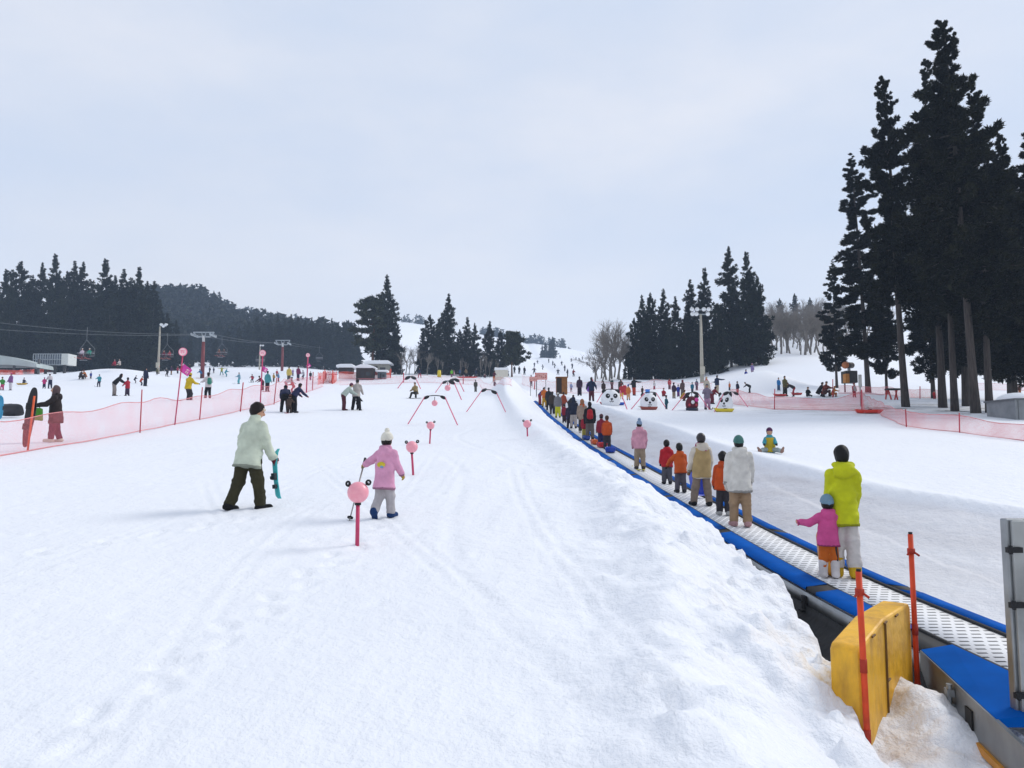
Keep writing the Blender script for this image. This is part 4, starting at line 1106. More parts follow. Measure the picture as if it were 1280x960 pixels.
for (u, vt, d, k, wd) in [(518, 432, 128, 1, .9), (526, 428, 133, 0, .9), (511, 442, 126, 2, 1.), (502, 440, 124, 3, 1.), (534, 440, 124, 0, 1.), (507, 428, 140, 1, 1.), (547, 444, 124, 3, .5), (553, 448, 126, 1, .6), (576, 446, 123, 3, .45), (583, 450, 125, 1, .5), (601, 444, 124, 3, .5), (607, 440, 126, 3, .45), (612, 447, 123, 1, .55), (622, 449, 124, 3, .5)]:
    bare(u, d, vt, 'small leafless tree by the lone pine' if u < 530 else 'small leafless tree at the foot of the middle clump', 'small leafless trees by the middle clump', k, wd)
rb_ = random.Random(4)
for i in range(95):
    d = rb_.uniform(110, 186); u = rb_.uniform(962, 1120) if i % 3 else rb_.uniform(964, 1045)
    zt_ = gz((u-640)/F*d, d)+rb_.uniform(4., 7.5)
    vt = 480-F*tan(atan((zt_-CZ)/d)-R(PITCH))
    bare(u, d, vt, 'leafless tree on the snowy hillside between cedar clump and tall grove', 'leafless trees on the right hillside', i % 4, 1.0+.35*rb_.random())
for u, vt, d, lb in [(978, 373, 182, 'dark pine crowning the right hill, nearest the cedar clump'), (997, 367, 186, 'tallest dark round pine crowning the right hill'), (1016, 372, 184, 'dark pine crowning the right hill next to the tall grove')]:
    plant('f2', u, d, vt, lb, 'pines crowning the right hill', 'pine_tree', wide=.95)

# far woods one cannot count
def wood(name, pts, hmin, hmax, label, seed, ntri=70, s=.55, wide=.17):
    rg = np.random.default_rng(seed); n = len(pts)
    P = np.array(pts); Hs = rg.uniform(hmin, hmax, n)
    t = rg.uniform(0, 1, (n, ntri))**1.35; az = rg.uniform(0, 6.283, (n, ntri)); rr = wide*Hs[:, None]*(1-t)**.8*rg.uniform(.35, 1.1, (n, ntri))
    C = np.stack([P[:, :1]+rr*np.cos(az), P[:, 1:2]+rr*np.sin(az), P[:, 2:3]+Hs[:, None]*(.06+.95*t)], -1)
    d = np.stack([np.cos(az)*.8, np.sin(az)*.8, rg.uniform(-.5, .9, (n, ntri))], -1)+rg.normal(size=(n, ntri, 3))*.3
    d /= np.linalg.norm(d, axis=2, keepdims=True)
    sd = np.cross(d, rg.normal(size=(n, ntri, 3))); sd /= np.linalg.norm(sd, axis=2, keepdims=True)
    ss = s*rg.uniform(.7, 1.5, (n, ntri, 1))*Hs[:, None, None]/10
    V = np.stack([C+sd*ss, C-sd*ss, C+d*ss*2.2], 2).reshape(-1, 3)
    o = link(name, mesh_np(name, V, np.arange(len(V)).reshape(-1, 3)), CED2); tag(o, label, None, None, 'stuff'); return o
def row_of(x, y, z): return 480-F*tan(atan((z-CZ)/y)-R(PITCH))
rg = np.random.default_rng(5); pts = []
for _ in range(5200):
    y = rg.uniform(235, 430); x = rg.uniform(-260, -50); uu = 640+F*x/y
    if uu > 442+rg.normal()*6 or uu < 60: continue
    z = gz(x, y)
    if row_of(x, y, z+10.5) < np.interp(uu, [60, 150, 195, 235, 265, 300, 350, 440], [372, 362, 361, 360, 370, 387, 399, 412]): continue
    pts.append((x, y, z))
wood('woods', pts[:2600], 8, 13, 'hazy conifer wood covering the hill behind the left lift', 3, 70)
pts = []
for _ in range(3000):
    y = rg.uniform(480, 800); x = rg.uniform(-420, -90); uu = 640+F*x/y
    if uu > 452 or uu < 200: continue
    z = gz(x, y)
    if row_of(x, y, z+11) < np.interp(uu, [200, 280, 330, 380, 440], [380, 384, 388, 400, 404]): continue
    pts.append((x, y, z))
wood('woods', pts[:1700], 9, 14, 'blue hazy wood on the farthest ridge', 4, 40, .8)
pts = []
for _ in range(420):
    y = rg.uniform(512, 545); x = rg.uniform(-110, 60)
    uu = 640+F*x/y
    if not (500 < uu < 530 or 600 < uu < 668 or 668 <= uu < 705 and rg.uniform() < .8 or 705 <= uu < 716 and rg.uniform() < .3): continue
    pts.append((x, y, gz(x, y)))
wood('woods', pts, 3.5, 6.5, 'thin line of hazy conifers along the crest of the white slope', 6, 50, .8)
pts = []
for _ in range(160):
    y = rg.uniform(520, 560); x = rg.uniform(55, 110)
    pts.append((x, y, gz(x, y)))
wood('woods', pts, 2, 5, 'low hazy scrub along the right end of the far crest', 7, 40, .8)
# ------------------------------------------------------------------ slope furniture
PINK = plain('#e0718c', .4, 0, .4, .12, 12.); PINKD = plain('#c03a63', .45, 0, .4, .12, 8.); BLK = plain('#121214', .6); MAG = plain('#cf3d94', .6)
REDP = plain('#b93344', .5, 0, .3, .15, 6.)
BALLM, nt, b = new_mat('pink_ball'); b.inputs['Base Color'].default_value = lin('#ee9aa8')+(1,); b.inputs['Roughness'].default_value = .33
n = nt.nodes.new('ShaderNodeTexNoise'); n.inputs['Scale'].default_value = 5; r = nt.nodes.new('ShaderNodeValToRGB'); r.color_ramp.elements[0].color = lin('#e58a9b')+(1,); r.color_ramp.elements[1].color = lin('#f4acb6')+(1,)
nt.links.new(n.outputs['Fac'], r.inputs['Fac']); nt.links.new(r.outputs['Color'], b.inputs['Base Color'])

def ball_marker(u, v, vball, rpx, lean, label):
    p = hit(u, v); p[2] = gz(p[0], p[1]); dep = p[1]
    k = dep/F; h = (v-vball)*k; r = rpx*k
    o = empty('ball_marker', p, label, 'slalom marker', 'pink ball markers along the practice run')
    top = Vector((lean*k, 0, h-r*.9))
    MB().tube([(0, 0, -.1), top], [r*.19, r*.19], 10).build('pole', PINKD, o, True)
    MB().tube([top*.93, top*1.0], [r*.30, r*.30], 10).build('collar', BLK, o, True)
    c = Vector((lean*k, 0, h))
    MB().ell(c, (r, r, r), nu=24, nv=16).build('ball', BALLM, o, True)
    for s in (-1, 1):
        e = c+Vector((s*r*.95, .0, r*.80 if s < 0 else r*.92)); m = MB(); pts = []
        M = Matrix.Rotation(s*.25, 3, 'Y') @ Matrix.Rotation(.35*s, 3, 'Z')
        ring = [e+M @ Vector((r*.20*cos(t), 0, r*.20*sin(t))) for t in np.linspace(0, 2*pi, 13)]
        m.tube(ring, r*.105, 8, False); m.tube([c+Vector((s*r*.62, 0, r*.62)), e], r*.07, 6)
        m.build('ear', BLK, o, True)
    return o
ball_marker(446.5, 682, 617, 13.2, 0, 'nearest and largest pink ball on a stick, in front of the girl in pink')
ball_marker(517, 594, 559, 7.4, -2.5, 'pink ball marker just right of the girl in pink')
ball_marker(537, 555, 532, 5, 1, 'small pink ball marker below the first pole arch')
ball_marker(659.5, 546, 530, 5, -.5, 'pink ball marker leaning out of the snow bank by the carpet lift')

def arch(u0, u1, v0, v1, ua, ub, va, vb, label, ball=True, group='pink pole arches of the practice run', ears=True):
    a = hit(u0, v0); c = hit(u1, v1); d = (a[1]+c[1])/2
    a[2] = gz(a[0], a[1]); c[2] = gz(c[0], c[1])
    ta = at_y(ua, va, a[1]+.1); tb = at_y(ub, vb, c[1]+.1); k = d/F
    o = empty('pole_arch', a, label, 'gate', group); A = Vector(a)
    q = lambda p: Vector(p)-A
    for s, e in ((a, ta), (c, tb)):
        dv = (q(e)-q(s)).normalized()
        MB().tube([q(s)-dv*.25, q(e)], max(.022, .55*k), 8).build('pole', PINK, o, True)
    mid = (q(ta)+q(tb))/2+Vector((0, 0, (ub-ua)*k*.13)); pts = []
    for t in np.linspace(0, 1, 11): pts.append(q(ta)*(1-t)**2+mid*2*t*(1-t)+q(tb)*t*t)
    MB().tube(pts, .6*k, 8).build('arc_tube', BLK, o, True)
    if ears:
        for e, s in ((ta, 1), (tb, -1)):
            m = MB(); M = Matrix.Rotation(s*-.45, 3, 'Y')
            m.ell(q(e)+Vector((s*2.0*k, 0, -.8*k)), (4.2*k, 1.2*k, 2.0*k), M); m.build('ear', BLK, o, True)
    if ball:
        c_ = (q(ta)+q(tb))/2+Vector((0, 0, -7.*k)); MB().tube([c_, c_+Vector((0, 0, 7.*k))], .4*k, 6).build('hanger', BLK, o)
        MB().ell(c_-Vector((0, 0, 1.*k)), (3.8*k,)*3, nu=18, nv=12).build('ball', BALLM, o, True)
    return o
arch(510, 572, 530, 531.5, 531, 556, 496, 496, 'nearest wide pink pole arch with a hanging ball')
arch(583, 632, 515, 515, 603, 620, 487, 489.5, 'pink pole arch with black curved top next to the snow bank', False)
arch(544, 577, 491, 500, 554, 567, 477, 477, 'middle pink pole arch with hanging ball before the far fence')
arch(497, 526, 485.5, 486.5, 507.5, 519, 471.5, 471.5, 'farthest left pink pole arch near the lone pine', False)
arch(561, 580, 488, 489.5, 563, 573, 474.5, 474.5, 'small pink pole arch right behind the middle one', False)
PG = 'pink pole arches round the snow pandas'
arch(746, 784, 503, 512, 755, 775, 487.5, 488, 'pink pole arch over the first snow panda', False, PG, False)
arch(789, 833, 511.5, 511, 806, 820, 491, 491, 'pink pole arch over the second snow panda', False, PG, False)
arch(840, 887, 513, 512, 857, 872, 492, 491, 'pink pole arch over the dark red snow figure', True, PG)
arch(893, 935, 515, 509, 905, 922, 491, 491, 'pink pole arch over the rightmost snow panda', False, PG)

def panda(u, v, wpx, hpx, label, turn=0.):
    p = hit(u, v); p[2] = gz(p[0], p[1]); k = p[1]/F; r = wpx*k/2; h = hpx*k
    o = empty('snow_panda', p, label, 'snow figure', 'white snow figures with panda faces', turn)
    MB().ell((0, 0, h*.38), (r, r*.8, h*.62), nu=24, nv=14).build('head', SNW, o, True)
    def onf(x, z):      # point of the face at x, z (fractions)
        zz = h*.38+h*.62*z; y = -r*.8*sqrt(max(0, 1-x*x-z*z)); return Vector((x*r, y, zz))
    for s in (-1, 1):
        MB().ell((s*r*.66, 0, h*.88), (r*.24, r*.14, h*.16)).build('ear', BLK, o, True)
        M = Matrix.Rotation(s*.5, 3, 'Y')
        e = onf(s*.37, .32); MB().ell(e, (r*.22, r*.16, h*.15), M).build('eye_patch', BLK, o, True)
        MB().ell(e+Vector((-s*r*.03, -r*.15, h*.02)), (r*.06, r*.05, h*.035)).build('eye', SNW, o, True)
    MB().ell(onf(0, .0), (r*.13, r*.12, h*.06)).build('nose', BLK, o, True)
    a = onf(0, -.08); m = MB(); m.tube([a+Vector((0, -.01, 0)), onf(0, -.2)+Vector((0, -.01, 0))], r*.03, 6)
    m.tube([onf(-.22, -.2)+Vector((0, -.01, 0)), onf(-.1, -.3)+Vector((0, -.01, 0)), onf(0, -.2)+Vector((0, -.01, 0)), onf(.1, -.3)+Vector((0, -.01, 0)), onf(.22, -.2)+Vector((0, -.01, 0))], r*.03, 6)
    m.build('mouth', BLK, o, True); return o
panda(763.5, 507, 25, 20, 'snow panda farthest left, beside the carpet lift bank')
panda(811, 511, 22, 19.5, 'second snow panda, with a crouching child at its chin')
panda(907, 513, 19, 22, 'snow panda farthest right, its face turned to the left', -.5)
# dark red figure
p = hit(865, 513); p[2] = gz(p[0], p[1]); k = p[1]/F
o = empty('inflatable_figure', p, 'dark red rounded figure with a pink flower and black ears between the snow pandas', 'figure')
MB().ell((0, 0, 8*k), (8*k, 6*k, 10*k), nu=20, nv=12).build('body', fabric('#641a2a', .6), o, True)
MB().tube([(0, 0, -.1), (0, 0, 3*k)], 7.6*k, 20).build('base', fabric('#2e3548', .6), o, True)
MB().ell((5*k, -4.6*k, 13*k), (2.6*k, 1.4*k, 2.6*k)).build('flower', MAG, o, True)
MB().ell((0, -5.8*k, 10*k), (2.2*k, 1*k, 2.4*k)).build('muzzle', SNW, o, True)
for s in (-1, 1):
    MB().ell((s*4.2*k, -5.2*k, 6.5*k), (1.5*k, 1.4*k, 1.8*k)).build('paw', fabric('#b8404e'), o, True)
    MB().ell((s*6*k, 0, 17.5*k), (3*k, 1.6*k, 2.2*k)).build('ear', BLK, o, True)

# ------------------------------------------------------------------ net fences
def net_mat(hexc, cover, cell=.06):
    m = bpy.data.materials.new('net'); m.use_nodes = True; nt = m.node_tree; b = nt.nodes['Principled BSDF']; out = nt.nodes['Material Output']
    b.inputs['Base Color'].default_value = lin(hexc)+(1,); b.inputs['Roughness'].default_value = .7
    tr = nt.nodes.new('ShaderNodeBsdfTransparent'); mx = nt.nodes.new('ShaderNodeMixShader')
    uv = nt.nodes.new('ShaderNodeUVMap'); uv.uv_map = 'UVMap'; sp = nt.nodes.new('ShaderNodeSeparateXYZ'); nt.links.new(uv.outputs['UV'], sp.inputs[0])
    nz = nt.nodes.new('ShaderNodeTexNoise'); nz.inputs['Scale'].default_value = .9; nz.inputs['Detail'].default_value = 5; nt.links.new(uv.outputs['UV'], nz.inputs['Vector'])
    t = math_node(nt, 'MULTIPLY', nz.outputs['Fac'], 2.*(1-sqrt(1-cover)))
    fa = math_node(nt, 'LESS_THAN', math_node(nt, 'FRACT', math_node(nt, 'DIVIDE', sp.outputs[0], cell)), t)
    fb = math_node(nt, 'LESS_THAN', math_node(nt, 'FRACT', math_node(nt, 'DIVIDE', sp.outputs[1], cell)), t)
    f = math_node(nt, 'MAXIMUM', fa, fb)
    nt.links.new(f, mx.inputs[0]); nt.links.new(tr.outputs[0], mx.inputs[1]); nt.links.new(b.outputs[0], mx.inputs[2]); nt.links.new(mx.outputs[0], out.inputs['Surface'])
    return m
NETL = net_mat('#e8808a', .22, .03); NETP = net_mat('#e8808a', .14, .03); NETM = net_mat('#e0646a', .36, .035); NETO = net_mat('#d84a32', .62)
def fence(pix, hpx, mat, label, posts=(), postm=REDP, sag=.06, name='net_fence', wpt=None, cat='net fence', rope='#d88a8c'):
    """pix: base line as pixels; hpx: net height in pixels at each of them; posts: (u, v, utop, vtop)"""
    P = []
    for (u, v), hp in zip(pix, hpx):
        p = hit(u, v); p[2] = gz(p[0], p[1]); P.append((p, hp*p[1]/F))
    O = Vector(P[0][0]); o = empty(name, O, label, cat)
    S = [0.]
    for (a, _), (c, _) in zip(P[:-1], P[1:]): S.append(S[-1]+float(np.hypot(*(c-a)[:2])))
    n = max(8, int(S[-1]/.6)); rows = []; uv = []; top = []; bot = []
    nk = 4
    for i in range(n+1):
        s = S[-1]*i/n
        x = np.interp(s, S, [p[0] for p, _ in P]); y = np.interp(s, S, [p[1] for p, _ in P]); h = np.interp(s, S, [h for _, h in P])
        z = gz(x, y); dh = sag*h*(sin(s*1.7)+.6*sin(s*.63+1)); h += dh
        for j in range(nk):
            t = j/(nk-1); rows.append((x-O.x+.03*sin(s*2.3+j), y-O.y+.05*sin(s*1.1+j*1.5), z-O.z+.03+h*t)); uv.append((s, h*t))
        top.append(rows[-1]); bot.append(rows[-nk])
    V = np.array(rows); Fc = np.array([(i*nk+j, (i+1)*nk+j, (i+1)*nk+j+1, i*nk+j+1) for i in range(n) for j in range(nk-1)])
    link('net', mesh_np('net', V, Fc, True, np.array(uv)), mat, o)
    rm = plain(rope, .7)
    MB().tube(top, .013, 5).build('top_rope', rm, o, True); MB().tube(bot, .016, 5).build('bottom_rope', rm, o, True)
    for pt in posts:
        u, v, ut, vt = pt[:4]
        p = hit(u, v); p[2] = gz(p[0], p[1]); t = at_y(ut, vt, p[1]); k = p[1]/F
        a = Vector(p)-O; c = Vector(t)-O
        MB().tube([a-(c-a).normalized()*.2, c], max(.019, .75*k if p[1] < 40 else .6*k), 8).build('post', pt[4] if len(pt) > 4 else postm, o, True)
    return o
fence([(-60, 586), (0, 571), (34, 565), (100, 554), (175, 540), (219, 530.5), (250, 525), (300, 514), (343, 505), (383, 490.5), (404, 483)], [46, 43, 42, 40, 37, 31, 29, 27, 25, 18, 14], NETL,
      'long pale pink net fence beside the man in the cream jacket',
      [(175, 540, 177.5, 487), (249.5, 525, 253, 484), (300.5, 514, 304, 478), (342.5, 505, 346, 472), (390.5, 488, 391.5, 465)])
fence([(397, 481), (404, 479), (410, 476.5), (416, 480), (421, 475)], [14, 14, 13, 14, 12], NETO, 'short bright orange net corner by the skier with raised arms', [(404, 480, 404.5, 464), (415.5, 480, 416, 463), (406, 476, 406, 462)], plain('#d8452a', .5))
fence([(423, 473.5), (447, 473.5), (478, 473), (488, 472), (489, 471)], [8, 8.5, 8.5, 8.5, 8], NETO, 'orange net fence wrapped round the snowy huts', [(446, 474, 446.5, 463), (488, 472.5, 488.5, 461)], plain('#d8452a', .5))
fence([(424, 481.5), (450, 480.5), (500, 479), (560, 480), (600, 481.5), (630, 482), (640, 483)], [6, 7, 8, 8.5, 8.5, 8, 7.5], NETP, 'far pink net fence across the run below the middle clump', [(504.5, 478, 504.5, 466), (579, 480, 579, 469)])
fence([(-30, 466), (0, 468.5), (24, 468.5), (46, 466.5), (60, 465), (100, 463.5)], [5.5, 5.5, 5.5, 5, 6, 4.5], NETO, 'red net band at the foot of the left wood', [], plain('#d8452a', .5))
fence([(652, 479), (680, 489), (716, 492), (760, 490), (800, 490), (860, 488), (890, 488)], [11, 12, 13, 12, 11, 10, 8], NETP, 'pale pink net behind the row of snow pandas', [(668, 487, 669, 470), (741, 492, 741, 474), (777, 490, 777, 476)])
fence([(913, 505), (930, 507), (968, 512), (1000, 512.5), (1045, 513.5), (1077, 514), (1080, 517)], [17, 17, 15, 14, 14, 22, 23], NETM, 'pink net fence above the sledging child', [(968, 512, 968.5, 486), (1041, 497, 1041, 474), (1077.5, 515, 1077, 487)])
fence([(1077, 513.5), (1085, 510), (1110, 524), (1133, 533.5), (1165, 538), (1199.5, 541), (1240, 547), (1290, 553)], [20, 14, 16, 18, 19, 19.5, 20, 20], NETM, 'pink net fence in front of the tall cedar grove', [(1133, 533.5, 1132, 511.5), (1199.5, 541.5, 1199, 516)])
fence([(1048, 492), (1075, 493), (1100, 494), (1150, 497), (1178, 498)], [9, 9, 9.5, 10, 9], NETM, 'pink net fence on the trampled bank behind the cedar trunks', [(1150, 498, 1150, 483)])
fence([(1218, 488), (1250, 488), (1300, 489)], [8, 8, 8], NETL, 'faint pink net behind the grey shed', [])
# leaning course poles with ball signs and flags
def glyph_disc(m, c, r, n=3):
    pass
SGN = plain('#ef7f9d', .5); SGW = plain('#f6d3d6', .5)
def sign_pole(u, v, ut, vt, rpx, flag, label):
    p = hit(u, v); p[2] = gz(p[0], p[1]); t = at_y(ut, vt, p[1]); k = p[1]/F; O = Vector(p)
    o = empty('sign_pole', p, label, 'course marker', 'leaning pink course poles with round signs'); c = Vector(t)-O
    MB().tube([-c.normalized()*.2, c], max(.02, .8*k), 8).build('pole', PINKD, o, True)
    m = MB(); pts = [(cos(a)*rpx*k, sin(a)*rpx*k) for a in np.linspace(0, 2*pi, 25)[:-1]]
    m.prism(pts, -.02, .02, 'y'); d = m.build('round_sign', SGN, o); d.location = c+Vector((0, -.03, 0))
    m = MB(); pts = [(cos(a)*rpx*k*.86, sin(a)*rpx*k*.86) for a in np.linspace(0, 2*pi, 25)[:-1]]; m.prism(pts, -.006, .0, 'y'); e = m.build('face', SGW, d); e.location = (0, -.021, 0)
    m = MB()
    for x0, z0, x1, z1 in ((-.5, .3, .45, .35), (-.1, .35, -.2, -.4), (.2, .1, .3, -.35), (-.5, -.1, -.05, .05), (.1, -.1, .5, -.05)):
        m.tube([(x0*rpx*k, 0, z0*rpx*k), (x1*rpx*k, 0, z1*rpx*k)], rpx*k*.07, 5)
    e = m.build('lettering', SGN, d); e.location = (0, -.03, 0)
    if flag:
        f0, w_, h_, an = flag; q = c*f0
        n_ = 10; rows = []
        for i in range(n_+1):
            for j in range(6):
                x = i/n_*w_*k; z = (j/5-.5)*h_*k; M = Matrix.Rotation(an, 3, 'Y')
                rows.append(q+M @ Vector((x, .02*sin(i*.9)*w_*k+.01, z)))
        Fc = np.array([(i*6+j, (i+1)*6+j, (i+1)*6+j+1, i*6+j+1) for i in range(n_) for j in range(5)])
        fo = link('flag', mesh_np('flag', np.array([tuple(r_) for r_ in rows]), Fc, True), plain('#d548a4', .7), o); md = fo.modifiers.new('thick', 'SOLIDIFY'); md.thickness = .012
        m = MB(); M = Matrix.Rotation(an, 3, 'Y')
        for x0, z0, x1, z1 in ((.6, .2, .9, .25), (.62, -.1, .9, -.05), (.7, .3, .68, -.3), (.85, .1, .88, -.3)):
            m.tube([q+M @ Vector((x0*w_*k, -.05, z0*h_*k)), q+M @ Vector((x1*w_*k, -.05, z1*h_*k))], .35*k, 5)
        m.build('lettering', SGW, fo if False else o)
sign_pole(218.5, 531, 229, 440, 5.3, (.79, 13, 10, .62), 'leaning pink pole with round sign and magenta flag in front of the skier in yellow')
sign_pole(325, 511, 328.5, 441.5, 4, (.73, 7, 6, .55), 'leaning pink pole with round sign and magenta flag behind the man in the cream jacket')
sign_pole(383, 491, 385, 444, 2.6, (.75, 4, 5, .9), 'farthest leaning pink pole with a small round sign')
# orange pole with a snowboard leaning on it
p = hit(34.5, 564); p[2] = gz(p[0], p[1]); k = p[1]/F; t = Vector(at_y(43, 495, p[1]))-Vector(p)
o = empty('net_pole', p, 'bright orange pole of the near net with a dark snowboard bag against it', 'pole'); MB().tube([-t*.05, t], .026, 8).build('shaft', plain('#dd5a26', .5), o, True)
o = empty('snowboard', (p[0]-.16, p[1]+.12, p[2]-.02), 'dark red and black snowboard standing against an orange pole', 'snowboard')
m = MB(); pts = []
for i in range(28):
    a = 2*pi*i/28; ca, sa = cos(a), sin(a); pts.append((.135*np.sign(ca)*abs(ca)**.75*(1 if sa > -.2 else .85), .78*np.sign(sa)*abs(sa)**.8+.9))
m.prism(pts, -.02, .0, 'y'); q = m.build('deck', plain('#17151a', .4), o, bevel=.006); q.rotation_euler = (0, .11, 0)
m = MB(); m.prism([(x*.97, z) for x, z in pts if z < .72], -.026, -.021, 'y'); q = m.build('graphic', plain('#6a1f1c', .4), o); q.rotation_euler = (0, .11, 0)
m = MB()
for z in (.62, 1.15):
    m = MB(); m.box((0, -.06, z), (.20, .08, .10)); m.box((0, -.11, z+.05), (.17, .03, .12))
    q = m.build('binding', BLK, o, bevel=.01); q.rotation_euler = (0, .11, 0)

# ------------------------------------------------------------------ sleds, boards
def sled(pos, rz, col, label, L_=.75, W=.38, tilt=0., roll=0., group=None, parent=None):
    o = empty('plastic_sled', pos, label, 'sled', group, rz); o.rotation_euler = (tilt, roll, rz)
    n = 24; vs = []; fs = []
    def rr(a, s): ca, sa = cos(a), sin(a); return (W/2*s*np.sign(ca)*abs(ca)**.5, L_/2*s*np.sign(sa)*abs(sa)**.5)
    rings = [(.0, .015), (.78, .0), (.90, .06), (1., .15), (1.04, .15), (1.03, .135), (.93, .045), (.8, -.02), (0, -.005)]
    for s, z in rings:
        for i in range(n):
            x, y = rr(2*pi*i/n, max(s, .001)); vs.append((x, y, z+(.10*max(0, y/(L_/2)-.6) if s > .7 else 0)+.02))
    for j in range(len(rings)-1):
        for i in range(n): fs.append((j*n+i, j*n+(i+1) % n, (j+1)*n+(i+1) % n, (j+1)*n+i))
    m = MB().add(vs, fs); m.build('tray', plain(col, .35, 0, .5, .1), o, True)
    MB().tube([(-W*.3, L_*.46, .16), (-W*.2, L_*.60, .20), (W*.2, L_*.60, .20), (W*.3, L_*.46, .16)], .010, 6).build('tow_cord', plain('#d8d4c8', .8), o, True)
    m = MB()
    for s in (-1, 1): m.box((s*W*.5, -.02, .175), (.03, .18, .03))
    m.build('grip', plain('#1a1a1c', .6), o, bevel=.008); return o
def belt_at(u, off=0.): return on_belt(u, off)
sled(on_belt(744, -.08), .1, '#e0641e', 'orange sled lying on the belt behind the child with the red rucksack man', .62, .34)
sled(on_belt(752.5, -.02), .15, '#c5222c', 'red sled on the belt just in front of the blue one', .58, .36)
sled(on_belt(763, -.02), -.1, '#123fa6', 'blue sled on the belt behind the child in the orange vest', .62, .40)
sled(on_belt(733, -.16), .1, '#1c3f92', 'dark blue sled on the belt left of the man with the red rucksack', .6, .3)
p = on_belt(868, .12); sled(p+np.array([0, 0, .40]), .5, '#1d3fb8', 'blue sled held upright beside the child in the orange jacket', .80, .36, 1.35)
p = on_belt(735, .05)
p = hit(10, 522); sled(p+np.array([0, 0, .28]), 1.45, '#14161c', 'black sled tipped on its side at the left edge of the picture', 1.15, .55, 0, 1.2)
p = hit(-3, 525); sled(p+np.array([0, 0, .5]), .3, '#3f9fc4', 'light blue sled standing upright and cut by the left edge', 1.0, .45, 1.5)
p = hit(735, 492); sled(p+np.array([0, 0, .55]), .6, '#7a3fae', 'purple sled held upright by the adult in navy near the carpet lift', .9, .5, 1.4)
p = hit(773, 506.5); sled(p, 1.4, '#1d52b8', 'blue sled at the foot of the leftmost snow panda', .8, .4)
p = hit(758, 506.3); sled(p, 1.3, '#a8262e', 'red sled at the left foot of the leftmost snow panda', .8, .36)
p = hit(811, 512.5); sled(p, 1.5, '#8a3a2a', 'rust brown sled in front of the second snow panda', .95, .4)
p = hit(905, 515); sled(p, 1.55, '#d6c02a', 'yellow sled in front of the rightmost snow panda', 1.0, .45)
p = hit(1086, 516.5); sled(p, 1.3, '#c8321e', 'bright red sled lying by the net corner below the snow gun', 1.3, .55)
p = hit(27, 481); sled(p, 1.5, '#c9a02c', 'yellow sled with a dark figure sitting on it', 1.1, .5)
p = hit(574, 474.5); sled(p+np.array([1.2, 0, .25]), 1.5, '#c42a22', 'long red rescue sled parked by the far net', 3.2, .8)
p = hit(996, 493.5); sled(p, 1.4, '#b8322a', 'red sled on the bank left of the seated dark child', .9, .4)
p = hit(975, 495.2); sled(p, 1.6, '#c03028', 'red sled at the feet of the adult in olive', 1.1, .4)
p = hit(780, 494); sled(p+np.array([0, 0, .4]), .5, '#c8283a', 'red sled held upright by the child in yellow trousers', .9, .5, 1.35)

# belt-top booth and signs
p = np.array([xb(67)-.0, 69., float(zb(69))]); q = at_y(702, 482, 69.); z0 = gz(q[0], 69)
o = empty('ticket_booth', (q[0], 69, z0), 'narrow brown wooden booth at the top end of the carpet lift', 'booth'); k = 69/F
zt = at_y(702, 472.5, 69)[2]-z0
WD = plain('#8a5a2c', .7, 0, .2, .25, 3.); WDD = plain('#2e2016', .8)
MB().box((0, 0, zt/2), (.98, .95, zt)).build('cabin', WD, o); MB().box((-.25, -.482, zt*.5), (.46, .02, zt*.92)).build('door', WDD, o); MB().box((0, 0, zt+.04), (1.1, 1.1, .07)).build('roof', WD, o, bevel=.01)
def board_sign(u0, u1, v0, v1, y, label, legs=True):
    a = at_y(u0, v1, y); c = at_y(u1, v0, y); w_, h_ = c[0]-a[0], c[2]-a[2]; zg = gz((a[0]+c[0])/2, y)
    o = empty('notice_board', ((a[0]+c[0])/2, y, zg), label, 'sign'); zc = (a[2]+c[2])/2-zg
    MB().box((0, 0, zc), (w_, .05, h_)).build('panel', plain('#cf4a44', .5), o, bevel=.01)
    MB().box((0, -.032, zc), (w_*.92, .012, h_*.84)).build('face', plain('#dcaaa0', .6, 0, .3, .1, 3.), o)
    m = MB(); rg = random.Random(int(u0))
    for i in range(5):
        x = -w_*.36+w_*.18*i
        for _ in range(4): m.box((x+rg.uniform(-.03, .03)*w_, -.042, zc+rg.uniform(-.25, .25)*h_), (w_*rg.uniform(.03, .12), .008, h_*rg.uniform(.05, .09)), Matrix.Rotation(rg.choice((0, 1.57, .4, -.4)), 3, 'Y'))
    m.build('lettering', plain('#9c2a2c', .6), o)
    for s in (-1, 1): MB().tube([(s*w_*.38, .04, -.15), (s*w_*.38, .04, zc)], .03, 6).build('leg', STEELD, o)
board_sign(669, 684, 466, 474.5, 74, 'larger red and pale notice board above the top of the carpet lift')
board_sign(662, 671.5, 471, 476.5, 73, 'smaller red and pale notice board left of the larger one')

